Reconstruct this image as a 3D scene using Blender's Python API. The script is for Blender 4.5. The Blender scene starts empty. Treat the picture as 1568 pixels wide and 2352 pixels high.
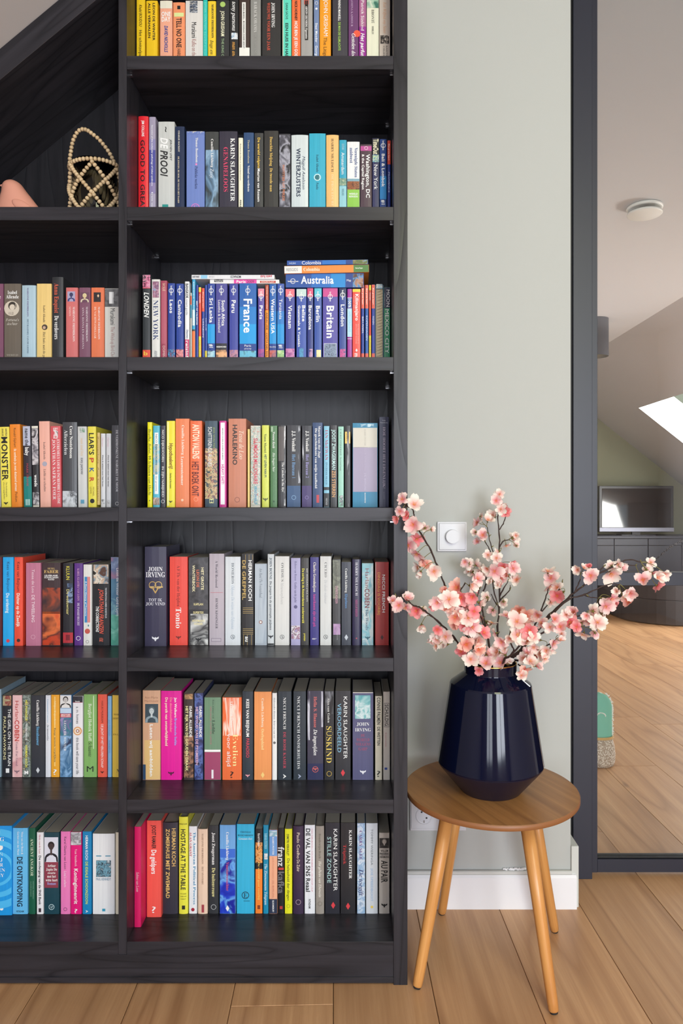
import bpy, bmesh, math, random
from mathutils import Vector, Matrix
R_ = random.Random(7)
SC = bpy.context.scene
COL = SC.collection

# ------------------------------------------------------------ camera
F = 1650.0            # focal length in pixels of the 1568 px wide frame
CH = 1.112            # camera height
VX, VY = 812.0, 1150.0  # vanishing point of the depth lines
cd = bpy.data.cameras.new('camera')
cd.sensor_fit = 'HORIZONTAL'
cd.sensor_width = 36.0
cd.lens = F / 1568.0 * 36.0
cd.shift_x = -(VX - 784.0) / 1568.0
cd.shift_y = (VY - 1176.0) / 1568.0
cd.clip_start = 0.05
cam = bpy.data.objects.new('camera', cd)
cam.location = (0, 0, CH)
cam.rotation_euler = (math.pi / 2, 0, 0)
COL.objects.link(cam)
SC.camera = cam

# ------------------------------------------------------------ world, lights, exposure
SC.view_settings.view_transform = 'Standard'
SC.view_settings.look = 'None'
SC.view_settings.gamma = 1.0
SC.view_settings.use_curve_mapping = False
SC.view_settings.exposure = 0.30
w = bpy.data.worlds.new('sky')
SC.world = w
w.use_nodes = True
bg = w.node_tree.nodes['Background']
bg.inputs[0].default_value = (0.80, 0.90, 1.0, 1)
bg.inputs[1].default_value = 1.15

def area(name, loc, aim, sx, sy, power, col):
    l = bpy.data.lights.new(name, 'AREA')
    l.shape = 'RECTANGLE'
    l.size, l.size_y = sx, sy
    l.energy = power
    l.color = col
    o = bpy.data.objects.new(name, l)
    o.location = loc
    o.rotation_euler = (Vector(aim) - Vector(loc)).to_track_quat('-Z', 'Z').to_euler()
    COL.objects.link(o)
    return o

# daylight through the windows of the near room (behind the camera)
area('window_daylight', (1.45, -2.90, 1.30), (1.0, 2.0, 1.15), 1.6, 2.0, 126, (0.86, 0.91, 1.0))
area('window_daylight', (-0.70, -2.90, 1.30), (0.0, 2.0, 1.1), 1.2, 2.0, 46, (0.88, 0.92, 1.0))
# added overhead lamp of the near room, tints the upper wall green
area('green_overhead_fill', (0.9, -0.9, 2.62), (0.9, 1.6, 1.9), 0.9, 1.0, 24, (0.98, 1.0, 0.62))
# light of the far room: added unseen fill from the right, then the roof window
area('far_side_fill', (4.40, 4.6, 1.25), (1.5, 5.2, 0.6), 2.4, 1.1, 230, (1.0, 0.98, 0.95))
area('far_roof_window_daylight', (4.25, 6.55, 2.55), (2.6, 6.3, 0.4), 2.4, 1.0, 170, (0.97, 0.98, 1.0))

# ------------------------------------------------------------ material helpers
_M = {}
def lin(h):
    h = h.lstrip('#')
    if len(h) == 3: h = ''.join(c * 2 for c in h)
    v = []
    for i in (0, 2, 4):
        c = int(h[i:i + 2], 16) / 255.0
        v.append(c / 12.92 if c <= 0.04045 else ((c + 0.055) / 1.055) ** 2.4)
    return v

def new_mat(name):
    m = bpy.data.materials.new(name)
    m.use_nodes = True
    nt = m.node_tree
    return m, nt, nt.nodes['Principled BSDF']

def plain(h, rough=0.5, metal=0.0, gain=1.0, coat=0.0, name=None, spec=0.5):
    k = (h, rough, metal, gain, coat, spec)
    if k in _M: return _M[k]
    m, nt, b = new_mat(name or 'paint_' + h)
    c = [min(0.88, x * gain) for x in lin(h)]
    b.inputs['Base Color'].default_value = (*c, 1)
    b.inputs['Roughness'].default_value = rough
    b.inputs['Metallic'].default_value = metal
    b.inputs['Coat Weight'].default_value = coat
    b.inputs['Coat Roughness'].default_value = 0.05
    b.inputs['Specular IOR Level'].default_value = spec
    _M[k] = m
    return m

def card(h, rough=0.42):
    """printed cover board: faint creases along the spine"""
    k = ('card', h, rough)
    if k in _M: return _M[k]
    m, nt, b = new_mat('cover_' + h)
    N = nt.nodes; L = nt.links
    c = [min(0.86, max(0.006, x * BOOKGAIN)) for x in lin(h)]
    tc = N.new('ShaderNodeTexCoord'); mp = N.new('ShaderNodeMapping')
    mp.inputs['Scale'].default_value = (420, 420, 7)
    no = N.new('ShaderNodeTexNoise'); no.inputs['Scale'].default_value = 1.0; no.inputs['Detail'].default_value = 2
    L.new(tc.outputs['Object'], mp.inputs[0]); L.new(mp.outputs[0], no.inputs[0])
    mx = N.new('ShaderNodeMix'); mx.data_type = 'RGBA'
    mx.inputs[6].default_value = (*[x * 0.86 for x in c], 1)
    mx.inputs[7].default_value = (*[min(0.88, x * 1.10 + 0.004) for x in c], 1)
    L.new(no.outputs[0], mx.inputs[0]); L.new(mx.outputs[2], b.inputs['Base Color'])
    b.inputs['Roughness'].default_value = rough
    _M[k] = m
    return m
BOOKGAIN = 0.95

def picture_mat(cols, scale=60.0, seed=0.0, stretch=1.0):
    k = ('pic', tuple(cols), scale, seed, stretch)
    if k in _M: return _M[k]
    m, nt, b = new_mat('printed_picture')
    N = nt.nodes; L = nt.links
    tc = N.new('ShaderNodeTexCoord'); mp = N.new('ShaderNodeMapping')
    mp.inputs['Location'].default_value = (seed, seed * 1.7, seed * 0.3)
    mp.inputs['Scale'].default_value = (1, 1, stretch)
    no = N.new('ShaderNodeTexNoise'); no.inputs['Scale'].default_value = scale; no.inputs['Detail'].default_value = 3
    no.inputs['Distortion'].default_value = 0.8
    cr = N.new('ShaderNodeValToRGB')
    el = cr.color_ramp.elements
    n = len(cols)
    while len(el) < n: el.new(0.5)
    for i, h in enumerate(cols):
        el[i].position = 0.34 + 0.32 * i / (n - 1)
        el[i].color = (*[x * 0.92 for x in lin(h)], 1)
    L.new(tc.outputs['Object'], mp.inputs[0]); L.new(mp.outputs[0], no.inputs[0])
    L.new(no.outputs[0], cr.inputs[0]); L.new(cr.outputs[0], b.inputs['Base Color'])
    b.inputs['Roughness'].default_value = 0.35
    _M[k] = m
    return m

def dark_wood(axis, f=1.0):
    k = ('dw', axis, f)
    if k in _M: return _M[k]
    m, nt, b = new_mat('black_brown_oak_' + axis)
    N = nt.nodes; L = nt.links
    tc = N.new('ShaderNodeTexCoord'); mp = N.new('ShaderNodeMapping')
    s = [26.0, 26.0, 26.0]
    s['xyz'.index(axis)] = 1.6
    mp.inputs['Scale'].default_value = s
    no = N.new('ShaderNodeTexNoise'); no.inputs['Scale'].default_value = 1.0; no.inputs['Detail'].default_value = 6
    no.inputs['Distortion'].default_value = 1.1; no.inputs['Roughness'].default_value = 0.62
    mp2 = N.new('ShaderNodeMapping')
    s2 = [11.0, 11.0, 11.0]; s2['xyz'.index(axis)] = 1.1
    mp2.inputs['Scale'].default_value = s2
    wv = N.new('ShaderNodeTexNoise'); wv.inputs['Scale'].default_value = 1.0; wv.inputs['Detail'].default_value = 1.0
    mm = N.new('ShaderNodeMath'); mm.operation = 'MULTIPLY'; mm.inputs[1].default_value = 16.0
    fr = N.new('ShaderNodeMath'); fr.operation = 'PINGPONG'; fr.inputs[1].default_value = 1.0
    pw = N.new('ShaderNodeMath'); pw.operation = 'POWER'; pw.inputs[1].default_value = 5.0
    L.new(tc.outputs['Object'], mp.inputs[0]); L.new(tc.outputs['Object'], mp2.inputs[0])
    L.new(mp.outputs[0], no.inputs[0]); L.new(mp2.outputs[0], wv.inputs[0])
    L.new(wv.outputs[0], mm.inputs[0]); L.new(mm.outputs[0], fr.inputs[0]); L.new(fr.outputs[0], pw.inputs[0])
    cr = N.new('ShaderNodeValToRGB')
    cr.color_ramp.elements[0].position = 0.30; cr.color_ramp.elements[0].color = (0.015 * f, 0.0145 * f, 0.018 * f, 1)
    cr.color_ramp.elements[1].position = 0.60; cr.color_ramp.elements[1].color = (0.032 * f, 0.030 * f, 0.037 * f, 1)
    L.new(no.outputs[0], cr.inputs[0])
    mx = N.new('ShaderNodeMix'); mx.data_type = 'RGBA'
    mx.inputs[7].default_value = (0.010, 0.010, 0.013, 1)
    m2 = N.new('ShaderNodeMath'); m2.operation = 'MULTIPLY'; m2.inputs[1].default_value = 0.75
    L.new(pw.outputs[0], m2.inputs[0]); L.new(m2.outputs[0], mx.inputs[0]); L.new(cr.outputs[0], mx.inputs[6])
    L.new(mx.outputs[2], b.inputs['Base Color'])
    b.inputs['Roughness'].default_value = 0.34
    b.inputs['Specular IOR Level'].default_value = 0.32
    bp = N.new('ShaderNodeBump'); bp.inputs['Strength'].default_value = 0.28; bp.inputs['Distance'].default_value = 0.001
    ad = N.new('ShaderNodeMath'); ad.operation = 'SUBTRACT'
    L.new(no.outputs[0], ad.inputs[0]); L.new(m2.outputs[0], ad.inputs[1])
    L.new(ad.outputs[0], bp.inputs['Height']); L.new(bp.outputs[0], b.inputs['Normal'])
    _M[k] = m
    return m

def light_wood(name, c0, c1, c2, rough=0.45, ring=1.0, rnd=0.22, knots=True, axis='y', freq=1.0, bump=0.15):
    m, nt, b = new_mat(name)
    N = nt.nodes; L = nt.links
    tc = N.new('ShaderNodeTexCoord'); oi = N.new('ShaderNodeObjectInfo')
    add = N.new('ShaderNodeVectorMath'); add.operation = 'ADD'
    mul = N.new('ShaderNodeMath'); mul.operation = 'MULTIPLY'; mul.inputs[1].default_value = 37.0
    L.new(oi.outputs['Random'], mul.inputs[0])
    L.new(tc.outputs['Object'], add.inputs[0]); L.new(mul.outputs[0], add.inputs[1])
    def mapped(a, long_):
        mp = N.new('ShaderNodeMapping'); s = [a, a, a]; s['xyz'.index(axis)] = long_
        mp.inputs['Scale'].default_value = s
        L.new(add.outputs[0], mp.inputs[0]); return mp
    fine = N.new('ShaderNodeTexNoise'); fine.inputs['Scale'].default_value = 1; fine.inputs['Detail'].default_value = 4
    fine.inputs['Roughness'].default_value = 0.7
    L.new(mapped(150 * freq, 5 * freq).outputs[0], fine.inputs[0])
    big = N.new('ShaderNodeTexNoise'); big.inputs['Scale'].default_value = 1; big.inputs['Detail'].default_value = 1
    big.inputs['Distortion'].default_value = 0.4
    L.new(mapped(7.0 * freq, 0.75 * freq).outputs[0], big.inputs[0])
    mm = N.new('ShaderNodeMath'); mm.operation = 'MULTIPLY'; mm.inputs[1].default_value = 9.0
    pp = N.new('ShaderNodeMath'); pp.operation = 'PINGPONG'; pp.inputs[1].default_value = 1.0
    L.new(big.outputs[0], mm.inputs[0]); L.new(mm.outputs[0], pp.inputs[0])
    pw = N.new('ShaderNodeMath'); pw.operation = 'POWER'; pw.inputs[1].default_value = 3.0
    L.new(pp.outputs[0], pw.inputs[0])
    base = N.new('ShaderNodeMix'); base.data_type = 'RGBA'
    base.inputs[6].default_value = (*lin(c0), 1); base.inputs[7].default_value = (*lin(c1), 1)
    rr = N.new('ShaderNodeMath'); rr.operation = 'MULTIPLY_ADD'; rr.inputs[1].default_value = 1.8; rr.inputs[2].default_value = -0.4
    L.new(fine.outputs[0], rr.inputs[0]); L.new(rr.outputs[0], base.inputs[0])
    med = N.new('ShaderNodeTexNoise'); med.inputs['Scale'].default_value = 1; med.inputs['Detail'].default_value = 3
    L.new(mapped(46 * freq, 1.3 * freq).outputs[0], med.inputs[0])
    mr = N.new('ShaderNodeMath'); mr.operation = 'MULTIPLY_ADD'; mr.inputs[1].default_value = 2.6; mr.inputs[2].default_value = -.8; mr.use_clamp = True
    L.new(med.outputs[0], mr.inputs[0])
    mb = N.new('ShaderNodeMix'); mb.data_type = 'RGBA'; mb.inputs[7].default_value = (*[(a + b_) / 2 for a, b_ in zip(lin(c0), lin(c2))], 1)
    mf = N.new('ShaderNodeMath'); mf.operation = 'MULTIPLY'; mf.inputs[1].default_value = .55
    L.new(mr.outputs[0], mf.inputs[0]); L.new(mf.outputs[0], mb.inputs[0]); L.new(base.outputs[2], mb.inputs[6])
    rg = N.new('ShaderNodeMix'); rg.data_type = 'RGBA'; rg.inputs[7].default_value = (*lin(c2), 1)
    rf = N.new('ShaderNodeMath'); rf.operation = 'MULTIPLY'; rf.inputs[1].default_value = 0.40 * ring
    L.new(pw.outputs[0], rf.inputs[0]); L.new(rf.outputs[0], rg.inputs[0]); L.new(mb.outputs[2], rg.inputs[6])
    out = rg.outputs[2]
    if knots:
        vo = N.new('ShaderNodeTexVoronoi'); vo.inputs['Scale'].default_value = 1
        wd = N.new('ShaderNodeTexNoise'); wd.inputs['Scale'].default_value = 9.0 * freq; wd.inputs['Detail'].default_value = 2
        L.new(add.outputs[0], wd.inputs[0])
        ws = N.new('ShaderNodeVectorMath'); ws.operation = 'SCALE'; ws.inputs['Scale'].default_value = .11
        L.new(wd.outputs['Color'], ws.inputs[0])
        wa = N.new('ShaderNodeVectorMath'); wa.operation = 'ADD'
        L.new(mapped(3.2 * freq, 1.3 * freq).outputs[0], wa.inputs[0]); L.new(ws.outputs[0], wa.inputs[1])
        L.new(wa.outputs[0], vo.inputs[0])
        cr = N.new('ShaderNodeValToRGB')
        cr.color_ramp.elements[0].position = 0.012; cr.color_ramp.elements[0].color = (0.9, 0.9, 0.9, 1)
        cr.color_ramp.elements[1].position = 0.055; cr.color_ramp.elements[1].color = (0, 0, 0, 1)
        L.new(vo.outputs['Distance'], cr.inputs[0])
        kx = N.new('ShaderNodeMix'); kx.data_type = 'RGBA'; kx.inputs[7].default_value = (*[x * 0.45 for x in lin(c2)], 1)
        L.new(cr.outputs[0], kx.inputs[0]); L.new(out, kx.inputs[6]); out = kx.outputs[2]
    hs = N.new('ShaderNodeHueSaturation')
    vr = N.new('ShaderNodeMapRange'); vr.inputs[3].default_value = 1 - rnd; vr.inputs[4].default_value = 1 + rnd * 0.6
    L.new(oi.outputs['Random'], vr.inputs[0]); L.new(vr.outputs[0], hs.inputs['Value']); L.new(out, hs.inputs['Color'])
    L.new(hs.outputs[0], b.inputs['Base Color'])
    b.inputs['Roughness'].default_value = rough
    bp = N.new('ShaderNodeBump'); bp.inputs['Strength'].default_value = bump; bp.inputs['Distance'].default_value = 0.001
    L.new(fine.outputs[0], bp.inputs['Height']); L.new(bp.outputs[0], b.inputs['Normal'])
    return m

def wall_paint(name, h, rough=0.85, sc=260.0):
    m, nt, b = new_mat(name)
    N = nt.nodes; L = nt.links
    tc = N.new('ShaderNodeTexCoord')
    no = N.new('ShaderNodeTexNoise'); no.inputs['Scale'].default_value = sc; no.inputs['Detail'].default_value = 3
    L.new(tc.outputs['Object'], no.inputs[0])
    bp = N.new('ShaderNodeBump'); bp.inputs['Strength'].default_value = 0.05; bp.inputs['Distance'].default_value = 0.001
    L.new(no.outputs[0], bp.inputs['Height']); L.new(bp.outputs[0], b.inputs['Normal'])
    b.inputs['Base Color'].default_value = (*lin(h), 1)
    b.inputs['Roughness'].default_value = rough
    return m

# ------------------------------------------------------------ mesh helpers
def obj(name, me, mat, parent=None, smooth=False):
    if isinstance(me, bmesh.types.BMesh):
        bm = me; me = bpy.data.meshes.new(name); bm.to_mesh(me); bm.free()
    elif isinstance(me, tuple):
        v, f = me; me = bpy.data.meshes.new(name); me.from_pydata(v, [], f); me.update()
    if mat is not None and not me.materials: me.materials.append(mat)
    if smooth:
        for p in me.polygons: p.use_smooth = True
    o = bpy.data.objects.new(name, me)
    COL.objects.link(o)
    if parent is not None: o.parent = parent
    return o

def thing(name, label, cat, loc=(0, 0, 0), group=None, rot=(0, 0, 0)):
    o = bpy.data.objects.new(name, None)
    o.empty_display_size = 0.05
    o.location = loc; o.rotation_euler = rot
    o['label'] = label; o['category'] = cat
    if group: o['group'] = group
    COL.objects.link(o)
    return o

def tag(o, label, cat, group=None):
    o['label'] = label; o['category'] = cat
    if group: o['group'] = group
    return o

def struct(o):
    o['kind'] = 'structure'
    return o

def box(x0, x1, y0, y1, z0, z1, bev=0.0, bm=None):
    own = bm is None
    if own: bm = bmesh.new()
    r = bmesh.ops.create_cube(bm, size=1.0)
    for v in r['verts']:
        v.co = Vector(((x0 + x1) / 2 + v.co.x * (x1 - x0), (y0 + y1) / 2 + v.co.y * (y1 - y0), (z0 + z1) / 2 + v.co.z * (z1 - z0)))
    if bev > 0:
        es = list({e for v in r['verts'] for e in v.link_edges})
        bmesh.ops.bevel(bm, geom=es, offset=bev, segments=1, affect='EDGES')
    return bm

def lathe(prof, n=48, close=False):
    v, f = [], []
    k = len(prof)
    for i in range(n):
        a = 2 * math.pi * i / n
        for r, z in prof: v.append((r * math.cos(a), r * math.sin(a), z))
    for i in range(n):
        j = (i + 1) % n
        for q in range(k - 1):
            f.append((i * k + q, j * k + q, j * k + q + 1, i * k + q + 1))
    if close:
        f.append(tuple(i * k for i in range(n))[::-1])
        f.append(tuple(i * k + k - 1 for i in range(n)))
    return v, f

def tube(pts, rads, n=7, cap=True, V=None, Fc=None):
    V = [] if V is None else V; Fc = [] if Fc is None else Fc
    base = len(V)
    pts = [Vector(p) for p in pts]
    up = Vector((0.13, 0.9, 0.31)).normalized()
    for i, p in enumerate(pts):
        t = (pts[min(i + 1, len(pts) - 1)] - pts[max(i - 1, 0)]).normalized()
        a = t.cross(up)
        if a.length < 1e-4: a = t.cross(Vector((1, 0, 0)))
        a.normalize(); b = t.cross(a)
        r = rads[i] if isinstance(rads, (list, tuple)) else rads
        for q in range(n):
            an = 2 * math.pi * q / n
            V.append(tuple(p + a * (r * math.cos(an)) + b * (r * math.sin(an))))
    for i in range(len(pts) - 1):
        for q in range(n):
            q2 = (q + 1) % n
            Fc.append((base + i * n + q, base + i * n + q2, base + (i + 1) * n + q2, base + (i + 1) * n + q))
    if cap:
        Fc.append(tuple(base + q for q in range(n))[::-1])
        Fc.append(tuple(base + (len(pts) - 1) * n + q for q in range(n)))
    return V, Fc

def smooth_path(pts, rads, sub=4):
    """Catmull-Rom through the points"""
    P = [Vector(p) for p in pts]; out = []; ro = []
    for i in range(len(P) - 1):
        p0 = P[max(i - 1, 0)]; p1 = P[i]; p2 = P[i + 1]; p3 = P[min(i + 2, len(P) - 1)]
        for k in range(sub):
            t = k / sub
            out.append(0.5 * ((2 * p1) + (p2 - p0) * t + (2 * p0 - 5 * p1 + 4 * p2 - p3) * t * t + (3 * p1 - p0 - 3 * p2 + p3) * t ** 3))
            ro.append(rads[i] * (1 - t) + rads[i + 1] * t)
    out.append(P[-1]); ro.append(rads[-1])
    return out, ro

def px(x, y, Y):
    """world point of a picture position at depth Y"""
    return Vector(((x - VX) * Y / F, Y, CH - (y - VY) * Y / F))
# ============================================================ THE SETTING
WALLY = 1.97
M_wall = wall_paint('sage_grey_wall_paint', 'B2B4B0')
M_white = wall_paint('white_gloss_trim', 'E9E9EC', 0.45, 90)
M_ceil = wall_paint('white_ceiling_plaster', 'C8C4C4')
M_ceil2 = wall_paint('far_ceiling_plaster', 'C6C6C8')
M_green = wall_paint('sage_green_wall_paint', '8F9078')
M_frame = plain('272935', 0.42, name='dark_blue_grey_lacquer')
M_dw = {a: dark_wood(a) for a in 'xyz'}
SL = math.tan(math.radians(39.8))      # slope of the near roof
CZ = 2.76                              # ceiling height of the near room
CZF = 2.66                             # of the far room

# wall behind the bookcase
struct(obj('wall_back', box(-2.3, .5946, WALLY, WALLY + .13, 0, CZ), M_wall))
# sloping roof and flat ceiling of the near room
def slab(pts, t, name, mat):
    """prism: polygon pts (list of 3D) extruded by the vector t"""
    n = len(pts); v = [tuple(p) for p in pts] + [tuple(Vector(p) + Vector(t)) for p in pts]
    f = [tuple(range(n))[::-1], tuple(range(n, 2 * n))] + [(i, (i + 1) % n, n + (i + 1) % n, n + i) for i in range(n)]
    o = obj(name, (v, f), mat)
    bm = bmesh.new(); bm.from_mesh(o.data); bmesh.ops.recalc_face_normals(bm, faces=bm.faces); bm.to_mesh(o.data); bm.free()
    return struct(o)
zs = lambda X: 2.1515 + (X + .812) * SL
slab([(-2.3, -2.9, zs(-2.3)), (-2.3, 1.97, zs(-2.3)), (-.082, 1.97, CZ), (-.082, -2.9, CZ)], (-.06, 0, .07), 'ceiling_slope', M_ceil)
# flat ceiling with an opening above the added overhead lamp
cbm = bmesh.new()
for a in ((-.14, .4, -2.9, 2.2), (1.4, 3.1, -2.9, 2.2), (.4, 1.4, -2.9, -1.45), (.4, 1.4, -.35, 2.2)):
    box(a[0], a[1], a[2], a[3], CZ, CZ + .08, bm=cbm)
struct(obj('ceiling', cbm, M_ceil))
struct(obj('wall_left', box(-2.4, -2.3, -2.9, 1.97, 0, 1.0), M_ceil))
struct(obj('wall_right', box(3.0, 3.1, -2.9, 2.10, 0, CZ), M_ceil))
# wall behind the camera with two windows
fb = bmesh.new()
for a in ((-2.3, -1.3, 0, CZ), (-.1, .65, 0, CZ), (2.25, 3.0, 0, CZ), (-1.3, -.1, 0, .3), (-1.3, -.1, 2.3, CZ), (.65, 2.25, 0, .3), (.65, 2.25, 2.3, CZ)):
    box(a[0], a[1], -2.9, -2.8, a[2], a[3], bm=fb)
struct(obj('wall_front', fb, M_ceil))
for i, (a, b_, c, d) in enumerate(((-1.3, -.1, .3, 2.3), (.65, 2.25, .3, 2.3))):
    wf = bmesh.new()
    for q in ((a, a + .05, c, d), (b_ - .05, b_, c, d), (a + .05, b_ - .05, c, c + .05), (a + .05, b_ - .05, d - .05, d),
              ((a + b_) / 2 - .03, (a + b_) / 2 + .03, c + .05, d - .05)):
        box(q[0], q[1], -2.86, -2.80, q[2], q[3], bm=wf)
    struct(obj('window_%d' % (i + 1), wf, M_frame))

# partition with the glazed steel door: jamb, door leaf, side light
DY = 2.11
struct(obj('trim_1', box(.600, .6445, 2.118, 2.16, 0, CZ), plain('0C0C0E', .6, name='black_rubber_seal')))
struct(obj('trim_2', box(.6445, .7005, DY, 2.17, 0, CZ, .001), M_frame))
struct(obj('trim_3', box(1.70, 1.76, DY, 2.17, 0, CZ, .001), M_frame))
struct(obj('trim_4', box(.70, 1.70, DY, 2.17, CZ - .05, CZ), M_frame))
dr = struct(bpy.data.objects.new('door_1', None)); COL.objects.link(dr)
gy = 2.127
def dpart(n, x0, x1, z0, z1, y0=gy, y1=gy + .035, mat=None):
    return obj(n, box(x0, x1, y0, y1, z0, z1, .0008), mat or M_frame, dr)
XL = .7005; XR = 1.70
dpart('stile', XL, .7215, .011, 2.70)
dpart('stile', XR - .03, XR, .011, 2.70)
dpart('bottom_rail', .7215, XR - .03, .0115, .050)
dpart('glazing_bead', .7215, XR - .03, .0515, .0545, gy + .003, gy + .03, plain('0B0B10', .5))
dpart('middle_rail', .7215, XR - .03, CH - 195 * gy / F, CH - 165 * gy / F)
dpart('top_rail', .7215, XR - .03, 2.66, 2.70)
mg, nt, b = new_mat('clear_glass')
# thin pane: mirror-like reflection by fresnel over clear transmission
N = nt.nodes; L = nt.links
gl = N.new('ShaderNodeBsdfGlossy'); gl.inputs['Roughness'].default_value = 0.0
tr = N.new('ShaderNodeBsdfTransparent'); tr.inputs[0].default_value = (.97, .98, .97, 1)
fz = N.new('ShaderNodeFresnel'); fz.inputs[0].default_value = 1.5
ms = N.new('ShaderNodeMixShader')
L.new(fz.outputs[0], ms.inputs[0]); L.new(tr.outputs[0], ms.inputs[1]); L.new(gl.outputs[0], ms.inputs[2])
L.new(ms.outputs[0], N['Material Output'].inputs[0])
M_glass = mg
for z0, z1 in ((.0545, CH - 195 * gy / F), (CH - 165 * gy / F, 2.66)):
    obj('glass_pane', box(.7215, XR - .03, gy + .014, gy + .020, z0, z1), M_glass, dr)
struct(obj('wall_partition', box(1.76, 3.0, 2.10, 2.18, 0, CZ), M_ceil))

# skirting
def skirt(name, x0, x1, zt):
    v = [(x0, WALLY, 0), (x0, WALLY - .016, 0), (x0, WALLY - .016, zt - .006), (x0, WALLY - .011, zt), (x0, WALLY, zt)]
    n = len(v); w2 = [(x1, y, z) for _, y, z in v]
    f = [tuple(range(n)), tuple(range(2 * n - 1, n - 1, -1))] + [(i, i + n, (i + 1) % n + n, (i + 1) % n) for i in range(n)]
    return struct(obj(name, (v + w2, f), M_white))
sk = skirt('baseboard_back', .115, .6068, .091)
obj('cap_strip', box(.124, .5946, WALLY - .0125, WALLY - .002, .0915, .1015, .0015), plain('C9CAC6', .5), sk)
obj('end_piece', box(.5950, .6150, WALLY - .006, WALLY + .10, 0, .167, .001), plain('C8CAC5', .5), sk)
# ragged filler above the skirting
rg = random.Random(3)
fbm = bmesh.new()
for i in range(16):
    x = px(1155 + i * 3.3, 2003, WALLY).x
    r = bmesh.ops.create_icosphere(fbm, subdivisions=1, radius=rg.uniform(.002, .0045))
    bmesh.ops.translate(fbm, verts=r['verts'], vec=(x, WALLY - .004, .1025 + rg.uniform(0, .003)))
fo = obj('filler_bead', fbm, plain('EDEDEE', .8), sk); fo['kind'] = 'stuff'

# ------------------------------------------------------------ floor: oak boards, one object each
M_oak = light_wood('oiled_oak_boards', 'BE9066', 'D2A67B', '936744', rough=0.36, rnd=.12, ring=1.5, bump=.3)
fl = struct(obj('floor', box(-2.4, 5.2, -2.9, 9.4, -.06, -.0162), plain('6A4E36', .8, name='oak_underlay')))
BW = .2258; ang = math.atan(46 / 1650.0)
ca, sa = math.cos(ang), math.sin(ang)
rb = random.Random(11)
mesh_cache = {}
def board(k, s0, s1):
    """board k: between seam k and k+1, from s0 to s1 along the run"""
    ln = round(s1 - s0, 3)
    if ln not in mesh_cache:
        o = box(.0007, BW - .0007, .0007, ln - .0007, -.016, 0, .0009)
        me = bpy.data.meshes.new('floorboard'); o.to_mesh(me); o.free(); me.materials.append(M_oak); mesh_cache[ln] = me
    o = bpy.data.objects.new('floorboard', mesh_cache[ln])
    # seam 0 passes X=-.047 at Y=1.656
    bx = -.047 + k * BW / ca
    o.location = (bx - sa * s0, 1.656 + ca * s0, 0)
    o.rotation_euler = (0, 0, ang)
    o.parent = fl
    COL.objects.link(o)
# the end joint seen in the photograph: board k=-1, s at Y = depth(2312)
sj = (CH * F / (2312 - VY) - 1.656)
LEN = 1.95
for k in range(-9, 21):
    off = {-1: sj, 0: -1.45, 1: -1.0, 2: -.55, -2: -1.3, -3: -.9, 3: -1.2}.get(k, rb.uniform(0, LEN))
    s = off - math.ceil((off + 4.5) / LEN) * LEN
    while s < 7.7:
        xm = -.047 + k * BW - sa * (s + 1)
        lo = -3.2 if s < .6 else .2
        if lo - .0 < xm < (3.1 if s < .2 else 4.9) and s + LEN > -4.5 and xm > -2.2:
            a, e = max(s, -4.5), min(s + LEN, 7.70)
            if e - a > .05: board(k, a, e)
        s += LEN

# ------------------------------------------------------------ far room shell
GY = 9.2
aS = 3.52; mS = .79                     # slope plane: z = CH + aS - mS X
zf = lambda X: CH + aS - mS * X
XC = (CH + aS - CZF) / mS
struct(obj('wall_gable', box(.2, 4.8, GY, GY + .1, 0, 3.0), M_green))
struct(obj('ceiling_far', box(.2, XC, 2.185, GY, CZF, CZF + .08), M_ceil2))
struct(obj('wall_far_left', box(.3, .4, 2.18, GY, 0, CZF), M_ceil2))
struct(obj('wall_far_right', box(4.50, 4.6, 5.9, GY, 0, zf(4.5)), M_ceil2))
struct(obj('wall_far_right', box(4.50, 4.6, 2.18, 3.3, 0, zf(4.5)), M_ceil2))
struct(obj('wall_far_right', box(4.50, 4.6, 3.3, 5.9, 0, .25), M_ceil2))
struct(obj('wall_partition', box(3.0, 4.6, 2.10, 2.18, 0, CZ), M_ceil2))
# slope with the roof window opening
sx0, sx1, sy0, sy1 = 3.155, 3.98, 5.2, 7.96
e_ = .002
def slope_piece(x0, x1, y0, y1, bm):
    v = [(x0, y0, zf(x0)), (x1, y0, zf(x1)), (x1, y1, zf(x1)), (x0, y1, zf(x0))]
    up = Vector((mS, 0, 1)).normalized() * .05
    vv = [bm.verts.new(p) for p in v] + [bm.verts.new(Vector(p) + up) for p in v]
    for q in ((0, 1, 2, 3), (7, 6, 5, 4), (0, 4, 5, 1), (1, 5, 6, 2), (2, 6, 7, 3), (3, 7, 4, 0)):
        bm.faces.new([vv[i] for i in q])
sb = bmesh.new()
for a in ((XC, sx0, 2.18, GY), (sx1, 4.55, 2.18, GY), (sx0, sx1, 2.18, sy0), (sx0, sx1, sy1, GY)): slope_piece(*a, sb)
bmesh.ops.recalc_face_normals(sb, faces=sb.faces)
struct(obj('ceiling_far_slope', sb, M_ceil2))
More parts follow.
